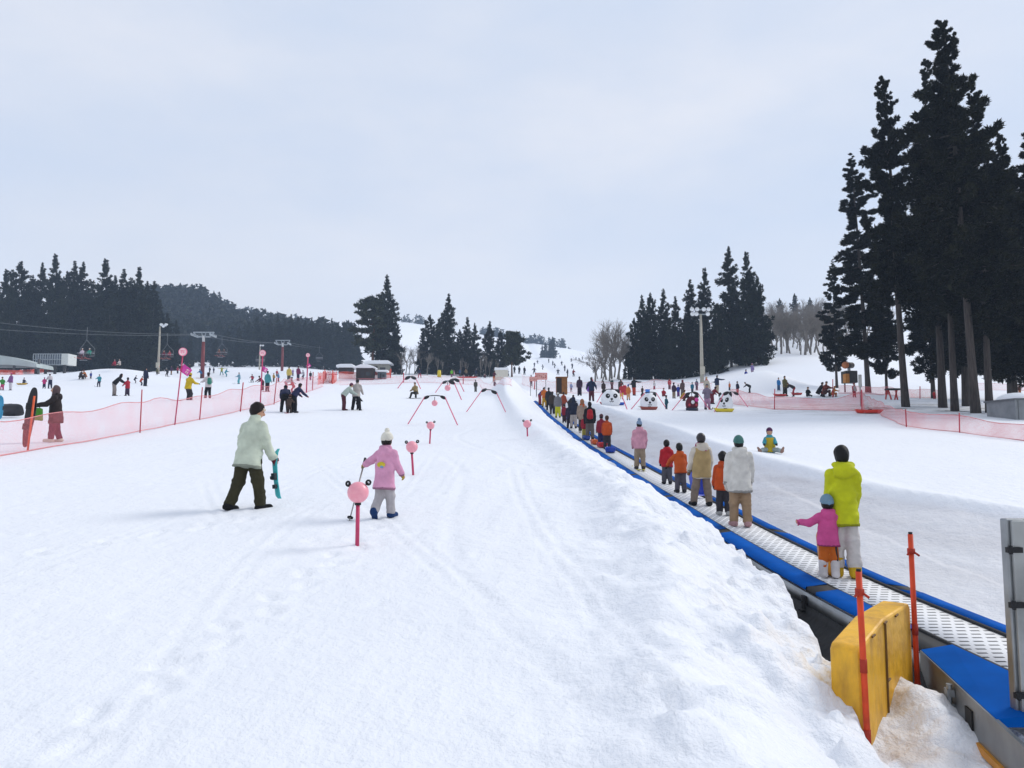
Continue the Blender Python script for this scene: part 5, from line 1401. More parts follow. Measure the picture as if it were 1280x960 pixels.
# ------------------------------------------------------------------ chair lift
LT = 'chair lift towers on the left'
GAL = plain('#9aa2a8', .45, .4, .5, .2, 4.)
def tower(u, y, vbase, vtop, label, wpx):
    a = at_y(u, vbase, y); t = at_y(u, vtop, y); z = gz(a[0], y)-.3; h = t[2]-z; k = y/F; w_ = wpx*k/2
    o = empty('lift_tower', (a[0], y, z), label, 'lift tower', LT)
    MB().tube([(0, 0, 0), (0, 0, h*.80)], [.32, .24], 12).build('pole', plain('#7a3434', .6, 0, .3, .2, 2.), o, True)
    MB().tube([(0, 0, h*.79), (0, 0, h*.93)], .20, 10).build('pole_head', plain('#c8c8c8', .5), o, True)
    m = MB(); zt_ = h
    m.tube([(-w_, 0, zt_), (w_, 0, zt_)], .10, 6); m.tube([(-w_*.62, 0, zt_-5.5*k), (w_*.62, 0, zt_-5.5*k)], .12, 6)
    for s in (-1, 1): m.tube([(s*w_, 0, zt_), (s*w_*.62, 0, zt_-5.5*k)], .10, 6); m.tube([(s*w_*.2, 0, zt_), (s*w_*.12, 0, zt_-5.5*k)], .07, 6)
    m.build('cross_frame', GAL, o)
    for s in (-1, 1):
        m = MB(); m.tube([(s*w_*.9, -1.4, zt_-4.8*k), (s*w_*.9, 1.4, zt_-4.8*k)], .08, 6)
        for yy_ in (-1.2, -.6, 0, .6, 1.2): m.tube([(s*w_*.9-.06, yy_, zt_-4.6*k+.1), (s*w_*.9+.06, yy_, zt_-4.6*k+.1)], .20, 10)
        m.build('sheave_train', GAL, o)
    return [np.array([a[0]+s*w_*.9, y, z+h-4.6*k+.3]) for s in (-1, 1)]
T1 = tower(253, 118, 464, 415.5, 'nearer red lift tower with pale cross frame before the hazy wood', 26)
T2 = tower(352.5, 168, 464, 425.5, 'farther red lift tower, thin pale birches behind it', 18)
T3 = tower(432, 235, 464, 433, 'last lift tower almost hidden by the lone pine', 14)
def cable(pts, label, sag=.5):
    m = MB(); P = []
    for a, c in zip(pts[:-1], pts[1:]):
        for i in range(12):
            t = i/12; P.append(Vector(a)*(1-t)+Vector(c)*t-Vector((0, 0, sag*4*t*(1-t))))
    P.append(Vector(pts[-1])); m.tube(P, .026, 5); o = m.build('lift_cable', plain('#5c6266', .5, .5), None, True); tag(o, label, 'cable', None)
E0 = [at_y(-40, 399, 84), at_y(-40, 409, 82)]
cable([E0[0], T1[0], T2[0], T3[0]], 'upper lift cable running from the left edge over both towers'); cable([E0[1], T1[1], T2[1], T3[1]], 'lower lift cable running from the left edge over both towers')
def lift_chair(u, vseat, y, vcab, label, riders, group='chairs hanging from the left lift'):
    s = at_y(u, vseat, y); c = at_y(u, vcab, y); k = y/F; h = c[2]-s[2]
    o = empty('lift_chair', tuple(s), label, 'lift chair', group)
    MB().box((0, 0, 0), (1.7, .5, .07)).build('seat', plain('#4c4a4c', .6), o, bevel=.02)
    MB().box((0, .27, .36), (1.7, .06, .5)).build('backrest', plain('#5a5658', .6), o, bevel=.02)
    m = MB(); m.tube([(-.85, .2, 0), (-.85, .25, .9), (-.3, .1, 1.5), (0, 0, 1.9), (0, 0, h)], .03, 6); m.tube([(.85, .2, 0), (.85, .25, .9), (.3, .1, 1.5), (0, 0, 1.9)], .03, 6)
    m.build('hanger', STEELD, o, True)
    MB().tube([(-.85, .2, .35), (-.85, -.35, .3), (.85, -.35, .3), (.85, .2, .35)], .03, 6).build('safety_bar', GAL, o, True)
    MB().tube([(-.45, -.5, -.55), (.45, -.5, -.55)], .03, 6).build('footrest', GAL, o, True)
    for i, (lb, ja, pa, ht) in enumerate(riders):
        person(lb, (s[0]-.42+.84*i, s[1]-.05, s[2]-.02), 180, 1.6, 'chair', ja, pa, ht, res=.06, skis='#b04030')
lift_chair(107.5, 445, 88, 409, 'nearest lift chair carrying two riders at the left wood', [('rider in a pale top on the nearest lift chair', '#d9c8d4', '#5a3038', ('beanie', '#e6dcd8')), ('rider in green on the nearest lift chair', '#3f9a86', '#2d3038', ('beanie', '#d8d8da'))])
lift_chair(208.5, 446, 112, 416, 'lift chair with riders in red beside the floodlight mast', [('rider in dark red on the lift chair by the floodlight mast', '#7a2c38', '#3a3038', ('beanie', '#d2a8a0')), ('rider in pinkish red on the lift chair by the floodlight mast', '#b24a54', '#40303a', ('helmet', '#8a3238'))])
lift_chair(277, 443, 128, 421, 'lift chair with dim riders between the two towers', [('rider in brown on the lift chair between the towers', '#8a5a4a', '#3c3a40', ('beanie', '#c8a890')), ('rider in grey on the lift chair between the towers', '#6a5a56', '#3c3a40', ('beanie', '#8a6a60'))])
lift_chair(325, 452, 150, 428, 'empty looking lift chair low before the second tower', [])
lift_chair(399, 449, 195, 432, 'farthest small lift chair left of the lone pine', [])

# floodlights
def floodlight(u, y, vbase, vtop, lamps, label, sc=1., poleh='#a8a294'):
    q = at_y(u, 470, y); z = gz(q[0], y)-.2; h = at_y(u, vtop, y)[2]-z; k = y/F
    o = empty('floodlight_mast', (q[0], y, z), label, 'floodlight')
    MB().tube([(0, 0, 0), (0, 0, h)], [.24*sc, .12*sc], 10).build('mast', plain(poleh, .6), o, True)
    xs_ = sorted(set(l[0] for l in lamps)); zs_ = sorted(set(l[1] for l in lamps))
    m = MB()
    for zz in zs_: m.tube([(xs_[0]*k, 0, h+zz*k), (xs_[-1]*k, 0, h+zz*k)], .07*sc, 6)
    m.build('crossbar', GAL, o)
    for x, zz in lamps:
        m = MB(); m.tube([(x*k, -.25*sc, h+zz*k), (x*k, .3*sc, h+zz*k+.1)], [.26*sc, .14*sc], 12); lo_ = m.build('lamp', plain('#d5d8da', .3, .2), o, True)
        m = MB(); m.tube([(x*k, -.262*sc, h+zz*k), (x*k, -.255*sc, h+zz*k)], .22*sc, 12); m.build('lens', plain('#eef1f4', .12), lo_)
    MB().box((.0, -.3*sc, h*.20), (.5*sc, .3*sc, .9*sc)).build('switch_box', plain('#b8b2a2', .6), o)
    MB().tube([(0, 0, .2), (0, 0, 1.5)], .22*sc, 10).build('post_padding', plain('#b9603c', .7), o, True)
floodlight(877.5, 88, 472, 393, [(-11.5, 6), (-5, 6), (3.5, 6), (9.5, 6), (-11, 0), (8.5, 0), (-6, 0)], 'tall floodlight mast with seven lamps before the right-hand cedar clump')
floodlight(197.5, 118, 455, 408, [(2, 2), (5, 0), (8, 2)], 'pale floodlight mast at the left wood beside a lift chair', .9)
floodlight(324, 140, 460, 432, [(1, 0), (4, 0)], 'slim grey floodlight mast between the two lift towers', .7)

# ------------------------------------------------------------------ huts, sheds, machines
def hut(u0, u1, vb, vwall, vroof, y, label, wall, gable=False, over=.35, openings=True):
    a = at_y(u0, vb, y); c = at_y(u1, vb, y); xm = (a[0]+c[0])/2; w_ = c[0]-a[0]; z = gz(xm, y)-.1
    hw_ = at_y(u0, vwall, y)[2]-z; hr = at_y(u0, vroof, y)[2]-z
    o = empty('hut', (xm, y, z), label, 'hut')
    MB().box((0, w_*.35, hw_/2), (w_, w_*.7, hw_)).build('wall', wall, o)
    m = MB(); W = w_/2+over
    if gable: m.prism([(-W, hw_), (W, hw_), (W, hw_+.15), (W*.3, hr), (-W*.3, hr), (-W, hw_+.15)], -over, w_*.7+over, 'y')
    else: m.prism([(-W, hw_), (W, hw_), (W, hw_+.3), (W*.75, hr), (-W*.55, hr*.99), (-W, hw_+.4)], -over, w_*.7+over, 'y')
    m.build('snow_roof', SNW, o, bevel=.12)
    if not openings: return o
    MB().box((-w_*.12, -.03, hw_*.42), (w_*.22, .05, hw_*.8)).build('door', plain('#241d1a', .7), o)
    MB().box((w_*.22, -.03, hw_*.55), (w_*.25, .04, hw_*.3)).build('window', plain('#2e3236', .2), o)
    return o
DKW = plain('#3a2c24', .8, 0, .2, .25, 2.); GRW = plain('#8c8a80', .7, 0, .2, .15, 2.)
hut(423, 440, 472, 459.5, 455, 118, 'left dark hut with a flat snow roof behind orange netting', DKW)
hut(445, 466, 472.5, 460, 455.5, 112, 'middle dark hut with a sloping snow roof behind orange netting', plain('#352a22', .8, 0, .2, .25, 2.1), True)
hut(458, 486, 470, 455, 450.5, 124, 'grey hut with snow roof behind the lone pine trunk', GRW)
hut(472, 482, 471.5, 465, 462.5, 113, 'small low lean-to with snow on top by the grey hut', plain('#50565c', .7))
MB_ = MB()
hut(619, 635, 470, 462.5, 459.4, 105, 'cream flat-topped hut half buried beside the end of the snow bank', plain('#cdc8ba', .7), False, .1, False)
# left machinery and ramp
p = at_y(63, 458, 112); z = gz(p[0], 112); k = 112/F
o = empty('caged_machine', (p[0], 112, z), 'grey caged machinery with pale end panel below the left wood', 'machine house')
zt = at_y(63, 442.5, 112)[2]-z; zbm = at_y(63, 456, 112)[2]-z
m = MB()
for i in range(13): m.box((-22*k+i*3*k, 0, (zt+zbm)/2), (.10, .10, zt-zbm))
for zz in (zbm, (zbm+zt)/2, zt): m.box((-4*k, 0, zz), (36*k, .12, .12))
m.build('cage', GAL, o)
MB().box((-4*k, 1.2, (zt+zbm)/2), (34*k, 1.8, (zt-zbm)*.8)).build('machinery', plain('#6c7684', .6, 0, .3, .3, 1.), o)
MB().box((20*k, .6, (zt+zbm)/2), (8.5*k, 2.2, zt-zbm)).build('end_panel', plain('#c9ccc8', .6), o)
m = MB()
for x in (-20, -8, 4, 16): m.box((x*k, .4, zbm/2-.2), (.3, .3, zbm+.4))
m.build('frame', plain('#3d3c3c', .7), o)
p = at_y(10, 458, 106); z = gz(p[0], 106)
o = empty('covered_ramp', (p[0], 106, z), 'grey green covered ramp sloping down at the left edge', 'ramp roof'); k = 106/F
def zz_(v): return at_y(0, v, 106)[2]-z
m = MB(); m.prism([(-40*k, zz_(440)), (3*k, zz_(446)), (35*k, zz_(454.5)), (36*k, zz_(459)), (3*k, zz_(456)), (-40*k, zz_(456))], 0, 4, 'y'); m.build('roof', plain('#a9b3b2', .6, 0, .3, .12, .5), o)
for x in (-38, -18, 2, 33): MB().box((x*k, 1, zz_(462)), (.25, .25, 3.2)).build('leg', plain('#585a5c', .7), o)
# snow gun
p = hit(1062, 482); p = at_y(1062, 482, 60.); p[2] = gz(p[0], 60.); k = 60/F
o = empty('snow_gun', p, 'dark snow gun with a barrel on top and orange side, standing between cedar trunks', 'snow gun')
def zs(v): return at_y(1062, v, 60)[2]-p[2]
MB().box((.0, 0, (zs(479)+zs(464))/2), (15*k, .9, zs(464)-zs(479))).build('body', plain('#3c3a38', .6, 0, .3, .3, 3.), o, bevel=.04)
MB().box((-6*k, -.3, (zs(479)+zs(468))/2), (5*k, .5, zs(468)-zs(479))).build('side_panel', plain('#b87a34', .6), o, bevel=.02)
m = MB(); m.tube([(-6.5*k, -.3, zs(457)), (6.5*k, .4, zs(456))], [.26, .24], 16); m.build('barrel', plain('#4a4038', .5), o, True)
m = MB(); m.tube([(-6.9*k, -.32, zs(457)), (-5.9*k, -.27, zs(457))], .28, 16); m.build('barrel_rim', plain('#b06a3c', .5), o, True)
MB().tube([(0, 0, zs(464)), (0, 0, zs(458))], .12, 8).build('swivel', GAL, o)
m = MB()
for x in (-6, 6): m.tube([(x*k, 0, -.2), (x*k, 0, zs(478))], .06, 6)
m.build('leg', STEELD, o)
# table on the bank, stump board, board against trunk
p = at_y(1116, 492, 52); p[2] = gz(p[0], 52); k = 52/F
o = empty('wooden_stand', p, 'dark topped red wooden stand on the trampled bank', 'stand'); MB().box((0, 0, .72), (.9, .5, .12)).build('top', plain('#2c2624', .8), o, bevel=.02)
for s in (-1, 1): m = MB(); m.tube([(s*.3, 0, .7), (s*.1, 0, -.05)], .05, 6); m.tube([(s*.3, .2, .7), (s*.42, .2, -.05)], .05, 6); m.build('leg', plain('#b83a34', .7), o)
p = at_y(1076, 500, 45); z = gz(p[0], 45); p[2] = z
o = empty('notice_board', p, 'pale narrow notice board in front of a cedar trunk by the net corner', 'sign'); MB().box((0, 0, 1.55), (.2, .04, .75)).build('panel', plain('#c8c8c4', .6), o); MB().tube([(0, .03, -.2), (0, .03, 1.9)], .03, 6).build('post', STEELD, o)
# grey shed at the right edge
p = at_y(1275, 521, 33); z = gz(p[0], 33)-.1; k = 33/F
o = empty('shed', (p[0], 33, z), 'low grey metal shed with snow on its roof at the right edge', 'shed')
def zd(v): return at_y(1275, v, 33)[2]-z
MB().box((.35, .9, zd(500)/2), (34*k, 2, zd(500))).build('wall', plain('#83878a', .5, .3, .4, .2, 2.), o)
MB().box((.35, .9, zd(499)), (38*k, 2.2, .07)).build('roof', plain('#5a5d60', .5), o)
m = MB().ell((.4, .9, zd(499)+.03), (17*k, 1.0, .32)); m.build('snow_cap', SNW, o, True)
MB().box((-.12, -.105, zd(500)*.5), (.03, .02, zd(500)*.96)).build('seam', plain('#5a5d60', .5), o)
# blue bucket boxes in panda row
for (u, v, w_, h_, col, lb) in [(784.5, 492, 5, 7, '#2a62c8', 'blue plastic box standing by the child in red trousers'), (809.5, 493, 6, 6, '#2e7ad2', 'bright blue bucket on the snow behind the second snow panda')]:
    p = hit(u, v); p[2] = gz(p[0], p[1]); k = p[1]/F; o = empty('tub', p, lb, 'tub')
    MB().tube([(0, 0, 0), (0, 0, h_*k)], [w_*k*.42, w_*k*.5], 14).build('body', plain(col, .4), o, True); MB().tube([(0, 0, h_*k-.03), (0, 0, h_*k+.02)], w_*k*.54, 14).build('rim', plain(col, .4), o, True)
p = hit(549, 471.5); p[2] = gz(p[0], p[1]); k = p[1]/F; o = empty('padded_post', p, 'yellow padded post by the far net below the middle clump', 'padding')
MB().tube([(0, 0, 0), (0, 0, 8*k)], [2.6*k, 2.2*k], 12).build('padding', plain('#d8c022', .5), o, True); MB().ell((0, 0, 8*k), (2.2*k, 2.2*k, 1.*k)).build('cap', plain('#d8c022', .5), o, True)
for u, v, hp, col, lb in ((559, 467.5, 7.5, '#d8683a', 'slim orange pennant by the far net'), (567, 470, 8, '#e3a6b4', 'slim pale pink pennant by the far net'), (597, 470, 8, '#e09aa0', 'pinkish pennant next to the adult in navy by the far net')):
    p = hit(u, v); p[2] = gz(p[0], p[1]); k = p[1]/F; o = empty('pennant', p, lb, 'pennant', 'slim pennants by the far net')
    MB().tube([(0, 0, -.1), (0, 0, hp*k)], .03, 6).build('pole', STEELD, o); m = MB(); m.prism([(0, hp*k), (1.6*k, hp*k*.5), (1.4*k, hp*k*.2), (0, hp*k*.15)], -.015, .015, 'y'); m.build('cloth', plain(col, .7), o)
# ------------------------------------------------------------------ people
BN = lambda c: ('beanie', c)
def rider(label, u, v, vtop, off=0., H=None, face=8, **k):
    p = on_belt(u, off); dep = p[1]*cos(R(PITCH))+(p[2]-CZ)*sin(R(PITCH))
    PEOPLE_LOG.append((label[:38], round(p[1], 1), round((v-vtop)*dep/F, 2), round(480-F*tan(R(0)+atan((p[2]-CZ)/p[1])-R(PITCH)), 0)))
    if 'res' not in k: k['res'] = float(np.clip(dep*.00105, .012, .075))
    return person(label, p, face, H or (v-vtop)*dep/F, **k)
# practice run, left
man, mi = who('man in a cream jacket and olive trousers walking uphill holding a turquoise ski', 309, 637, 498, 30, pose='walk2', jacket='#cfd8c4', pants='#38351f', hat=('hair', '#1c0f0c'), boots='#0e0e10', gloves='#6a1f2c', hem=.10, goggles='#c9b8a4', mod=dict(lean=11, nod=16, rf=14, rk=6, lf=-12, lk=11, lp=-12, ra=10, re=22, rb=8, la=-6, le=16, turn=32, labd=4, rabd=3), slim=1.1, hood=False)
wr = world_pt(man, mi['J']['ar'][2]+mi['J']['ar'][3]*.04)
o = empty('short_ski', tuple(wr), 'turquoise short ski held by the man in the cream jacket', 'ski')
m = MB(); vs = []
for z, y, w_ in ((-.36, .04, .03), (-.31, .01, .045), (-.1, -.01, .040), (.20, -.01, .045), (.32, .03, .04), (.38, .09, .02)): vs += [(-w_, y, z), (w_, y, z), (w_, y-.014, z), (-w_, y-.014, z)]
fs = [(i*4+j, i*4+(j+1) % 4, i*4+4+(j+1) % 4, i*4+4+j) for i in range(5) for j in range(4)]+[(3, 2, 1, 0), (20, 21, 22, 23)]
m.add(vs, fs); q = m.build('deck', plain('#3fb0b4', .35), o); q.rotation_euler = (.10, -.03, -.5); q.location = (.03, .03, -.22)
m = MB(); m.box((0, -.05, -.02), (.07, .06, .10)); m.box((0, -.05, -.17), (.06, .05, .06)); m.box((-.06, -.05, -.04), (.03, .03, .05)); m.build('binding', plain('#16242a', .5), q, bevel=.008)
girl, gi = who('girl in pink jacket and white bobble hat walking uphill with a ski pole', 480, 648, 541, 18, pose='walk2', jacket='#e3a2c2', pants='#b9b4b6', hat=('bobble', '#e8e4d6'), boots='#16386a', gloves='#b59a22', skin='#d9ab90', hem=.13, motif='#d8c23c', mod=dict(lean=6, rf=10, rk=4, lf=-4, lk=32, lp=-52, la=34, lb=50, le=14, lbf=58, ra=14, rb=12, re=32))
wl = world_pt(girl, gi['J']['al'][2]+gi['J']['al'][3]*.05)
o = empty('ski_pole', tuple(wl), 'ski pole held in the yellow glove of the girl in pink', 'ski pole')
tip = np.array(hit(436.5, 652))-wl; d = Vector(tip).normalized()
MB().tube([-d*.10, Vector(tip)*1.0], [.012, .008], 8).build('shaft', plain('#8d8a88', .4, .5), o, True); MB().tube([-d*.13, d*.03], .019, 8).build('grip', BLK, o, True)
MB().tube([Vector(tip)*.93-d*.004, Vector(tip)*.93+d*.004], .042, 12).build('basket', BLK, o)
who('woman in pale green jacket bending towards the man with a child between his legs', 429, 513, 476, 60, pose='bend2', jacket='#b9c6bc', pants='#54212c', hat=BN('#6a3048'), boots='#4c1f28', gloves='#cfc4b4', H=1.62)
who('man in a light grey jacket steadying a child between his legs', 445, 513, 474, 5, pose='wide', jacket='#b7b0ab', pants='#17161a', hat=('hair', '#1f1b1c'), gloves='#6a3a3a', H=1.74, mod=dict(lean=16))
who('small child in black standing between the legs of the man in light grey', 447.5, 512.5, 493, 5, pose='ski', jacket='#1c1a1e', pants='#201e22', hat=BN('#2c2830'), skis='#b8b23a', H=.95)
who('adult in navy and black bending over a child in front of the pink net', 355.5, 515, 487, -14, pose='bend', jacket='#1c2244', pants='#15161a', hat=BN('#1a1a22'), H=1.7)
who('adult in black trousers bending beside the one in navy by the pink net', 366.5, 515.5, 488, 30, pose='bend2', jacket='#23264a', pants='#14151a', hat=BN('#2a1c22'), H=1.62, gloves='#8a2038')
who('child in brown standing between the two bending adults by the pink net', 360.5, 516, 499, 10, pose='ski', jacket='#4a3a30', pants='#3c3028', hat=BN('#5a3a30'), H=1.0, skis='#b0303a')
who('snowboarder in a tan jacket sitting on the snow left of the nearest arch', 520, 498, 481, 200, pose='sit', jacket='#a08a5c', pants='#2c2e2c', hat=BN('#4a4436'), board='#3a3c38', H=1.7, mod=dict(lk=70, rk=70, lean=20))
who('lone standing skier in dark olive between the far arches', 594.5, 490, 474, 0, pose='stand', jacket='#4a463e', pants='#5c5850', hat=BN('#2e2a28'))
who('seated child in navy at the end of the snow bank', 618, 482.5, 474, 150, pose='sit', jacket='#1f2340', pants='#1a1a24', hat=BN('#2a2430'), H=1.2)
who('adult in maroon and orange behind the seated child at the snow bank', 617.5, 477, 462.5, 170, pose='bend2', jacket='#5a2232', pants='#c8713c', hat=BN('#3c1a22'))
# behind the near net, left
wo, wi = who('woman in dark brown coat and cream boots carrying a green bag behind the net', 68, 552, 475, -112, pose='walk', jacket='#2a2221', pants='#5c1f38', hat=('hood', '#5a4a4c'), boots='#d8cfc0', gloves='#5c1f30', coat=.16, H=1.66, hem=.16, mod=dict(lean=3, lf=8, lk=4, rf=-4, rk=10, rp=-8, la=44, le=34, lb=14, ra=-8, rb=16, nod=-4), slim=1.08)
wl = world_pt(wo, wi['J']['al'][2])
o = empty('bag', (wl[0]-.06, wl[1], wl[2]-.10), 'bright green bag carried by the woman in the dark coat', 'bag', None, .3)
m = MB(); m.prism([(-.20, -.30), (.22, -.34), (.20, .02), (-.10, .06)], -.07, .07, 'y'); m.build('pouch', fabric('#4a8f2a', .7), o, bevel=.03)
m = MB(); m.tube([(-.08, 0, .04), (-.04, 0, .13), (.08, 0, .13), (.14, 0, .02)], .012, 6); m.build('handle', fabric('#35701f'), o, True)
who('skier in yellow jacket and dark grey trousers half behind the magenta flag', 234.5, 501, 466, 20, pose='ski', jacket='#d8b820', pants='#35343a', hat=BN('#c8a820'), skis='#a8404a', H=1.74, mod=dict(lean=12, lf=24, rf=22, lk=30, rk=30))
who('skier in white jacket and black trousers on red skis by the near net', 260, 498, 462.5, -40, pose='ski', jacket='#d8cfd0', pants='#17161c', hat=('long_hair', '#2a1a1c'), skis='#b02a3a', pack='#3f8a78', H=1.7, mod=dict(lean=8, lf=16, rf=12, lk=22, rk=20))
who('skier in teal jacket and black trousers on red skis behind a net post', 334, 489.5, 463, 10, pose='idle', jacket='#4c9aa0', pants='#17181e', hat=BN('#2c2a38'), skis='#b02a3a')
who('adult in black jacket and grey trousers bending to hold a child\'s hands', 142, 495, 465, 75, pose='bend2', jacket='#17171b', pants='#8c8480', hat=('hood', '#1b1a1e'), boots='#3a3a34', H=1.72)
who('child in red jacket held by the adult in black', 159, 495, 466.5, -60, pose='idle', jacket='#b01f34', pants='#3a2c44', hat=BN('#2c1c24'), skis='#3a3a3c', H=1.3, mod=dict(la=40, ra=40))
who('child in dark blue leaning behind the one in red', 168, 479, 468, 60, pose='ski', jacket='#22243a', pants='#1f2030', hat=BN('#23222c'), H=1.1)
who('child in orange red jacket holding on to the adult in navy', 175.5, 482, 466, 40, pose='ski', jacket='#c04a2a', pants='#2a2a3c', hat=BN('#3a2a2a'), H=1.25)
who('slim adult all in navy beside the child in orange red', 181.5, 483, 459, 20, pose='stand', jacket='#1a2040', pants='#15182c', hat=BN('#15151c'))
who('skier in turquoise jacket and dark trousers coming down below the snow mound', 124, 483.5, 462.5, 170, pose='ski', jacket='#3f9aa8', pants='#2a2440', hat=BN('#1c1a26'), skis='#8a8a90', H=1.5, mod=dict(lean=10))
who('adult in pale grey jacket and navy trousers leaning over a child in hot pink', 62.5, 485.5, 462.5, -40, pose='bend2', jacket='#c4bcc0', pants='#1d2040', hat=BN('#4a3038'), H=1.7, skis='#6a6a70')
who('child in hot pink jacket skiing between the arms of the adult in pale grey', 55, 485.5, 466.5, -30, pose='ski', jacket='#d0327a', pants='#20244a', hat=BN('#c8a8b0'), skis='#7a7a80', H=1.3)
who('skier in patterned purple top, white trousers and magenta hat at the left edge', 13, 488, 461, 200, pose='idle', jacket='#8a5a90', pants='#d8d4da', hat=BN('#c01f80'), skis='#9a98a0', H=1.62)
who('child in green top and pink trousers at the left edge', 3, 488, 466.5, 160, pose='ski', jacket='#3f9a3a', pants='#d0407a', hat=BN('#2a3a2c'), skis='#a8a0a0', H=1.35)
who('dark figure sitting on the yellow sled', 29.5, 480, 470, 120, pose='sit', jacket='#23223a', pants='#1c1c2c', hat=BN('#2a2a48'), H=1.2)
who('child in bright red sitting at the top of the snow mound', 143.5, 457.5, 449, 180, pose='sit', jacket='#b83048', pants='#8a2038', hat=BN('#c8a0a8'), H=1.3, y=97)
who('child in white sitting at the top of the snow mound', 149.5, 457, 449, 180, pose='sit', jacket='#d4c8c4', pants='#c0b0a0', hat=BN('#b89a90'), H=1.3, y=97)
who('skier in black crouching on the slope right of the snow mound', 209, 470.5, 459, -60, pose='snow', jacket='#1c1c22', pants='#26262c', hat=BN('#1a1a20'), skis='#3a3a40')
who('skier in dark purple right behind the crouching one in black', 214, 468.5, 457, 30, pose='idle', jacket='#4a2a4c', pants='#8a6a3a', hat=BN('#2a1a2c'))
who('skier in bright blue jacket bending down behind the one in white', 251.5, 473, 460, 200, pose='bend2', jacket='#2670a8', pants='#4a2a30', hat=BN('#1c2a3c'), skis='#d08a3a', H=1.6)
who('tiny skier in black far behind the lift tower', 262, 466.5, 458, 0, pose='idle', jacket='#26262c', pants='#2a2a30', hat=BN('#1c1c20'))
who('tiny skier in dark blue far right of the lift tower', 267, 466.5, 458.5, 0, pose='idle', jacket='#2a2a4a', pants='#3a3040', hat=BN('#1c1c20'))
who('skier in yellow green with an arm up, far below the wood', 277, 469, 459, 150, pose='arms', jacket='#a8a83a', pants='#3f8a90', hat=BN('#3a3a2c'), H=1.45)
who('skier in turquoise suit leaning right beside the one in yellow green', 281.5, 471, 459.5, 60, pose='ski', jacket='#3fa0b0', pants='#4a9aa8', hat=BN('#3a2a5a'), skis='#8a8a92', H=1.5)
who('skier in pale blue suit gliding down at mid left', 299, 480, 460, -150, pose='ski', jacket='#7aa8bc', pants='#62bcc4', hat=BN('#22222c'), skis='#8a9aa0', H=1.55, mod=dict(lean=8, lf=20, rf=18, lk=28, rk=26))
who('child in crimson vest in a wide ploughing stance', 315.5, 478, 463, 190, pose='snow', jacket='#4a3a38', pants='#26242a', hat=BN('#4a3a36'), vest='#b81f38', skis='#3a3a40', H=1.3)
who('tiny child in blue and red behind the pink net', 348, 477, 465.5, 100, pose='idle', jacket='#5a8ab8', pants='#a83048', hat=BN('#8aa8c8'))
who('skier in pale yellow jacket behind the bending one in white', 361, 478, 457.5, 0, pose='idle', jacket='#d8c060', pants='#5a5048', hat=BN('#2c2420'))
who('adult in white jacket and pink trousers bending behind the net', 357, 489, 466, 50, pose='bend', jacket='#c4c2c8', pants='#d08a94', hat=BN('#1c1c24'), gloves='#2a2a38', H=1.6)
who('child in red suit in front of the bending adult in white', 367, 491, 473.5, -120, pose='ski', jacket='#b03038', pants='#a82a34', hat=('helmet', '#17161c'), skis='#c04a54', H=1.2)
who('tall adult in maroon jacket and navy trousers behind the net', 372.5, 476, 457, 20, pose='idle', jacket='#7a2050', pants='#20203a', hat=BN('#2a1a24'))
who('child in black and magenta by the farthest sign pole', 388, 475, 463.5, 170, pose='idle', jacket='#2a2c30', pants='#8a2a6a', hat=BN('#2a2a2c'))
who('skier in a pink suit with both arms stretched out by the orange net', 416, 478.5, 457, 180, pose='arms', jacket='#c83f78', pants='#c04a74', hat=BN('#a8406a'), skis='#7a4a50', H=1.62)
who('child in orange red sitting in the snow by the orange net', 400, 474.5, 466.5, 200, pose='sit', jacket='#d04a2a', pants='#c0402a', hat=BN('#c84a3a'), H=1.2)
who('dark brown figure crouching under the nearest lift chair', 100, 474, 463, 120, pose='squat', jacket='#3a2c2a', pants='#2a2426', hat=BN('#241c1c'), H=1.7)
who('figure in orange crouching under the nearest lift chair', 107, 473.5, 463.5, 200, pose='squat', jacket='#c8783c', pants='#5a4038', hat=BN('#8a4a30'), H=1.65)
who('child in blue at the foot of the snow mound near the crouching pair', 113.5, 473.5, 464, 170, pose='idle', jacket='#3a4a9a', pants='#4a3a5a', hat=BN('#2a2a4a'))
who('skier in maroon bending left behind the teal jacketed skier', 328.5, 488, 470, -80, pose='bend2', jacket='#6a2030', pants='#3a1c24', hat=BN('#2a1c20'), skis='#a02838', H=1.5)
who('tiny child in mustard near the second sign pole', 342, 477, 466, 20, pose='idle', jacket='#b88a2c', pants='#3a3a48', hat=BN('#2c2c30'))
who('tiny skier in white near the third sign pole', 379.5, 474, 463.5, 200, pose='ski', jacket='#c8c4cc', pants='#5a5a6a', hat=BN('#6a3a44'), skis='#6a6a70', H=1.5)
who('tiny skier in red below the farther lift tower', 346, 471, 461.5, 150, pose='idle', jacket='#b03a40', pants='#2c2a34', hat=BN('#2a2428'))
who('tiny skier in lilac right of the farther lift tower', 366, 470, 460.5, 190, pose='idle', jacket='#9a84b4', pants='#3c3a48', hat=BN('#5a4a6a'))
who('tiny skier in black on the rise left of the nearer lift tower', 237, 466, 457, 160, pose='ski', jacket='#26242a', pants='#2c2a30', hat=BN('#1c1a20'), H=1.6)
who('tiny skier in cherry red on the rise behind the skier in yellow', 222, 467, 457.5, 170, pose='idle', jacket='#a8324a', pants='#2c2a30', hat=BN('#c8a0a8'))
who('tiny skier in olive right of the snow mound', 196, 469, 459, 150, pose='idle', jacket='#5a5a3a', pants='#2c2c30', hat=BN('#2c2c28'))
who('tiny skier in purple at the head of the long pink net', 407, 474, 464, 180, pose='idle', jacket='#5a3a7a', pants='#2c2a38', hat=BN('#3a2a4a'))
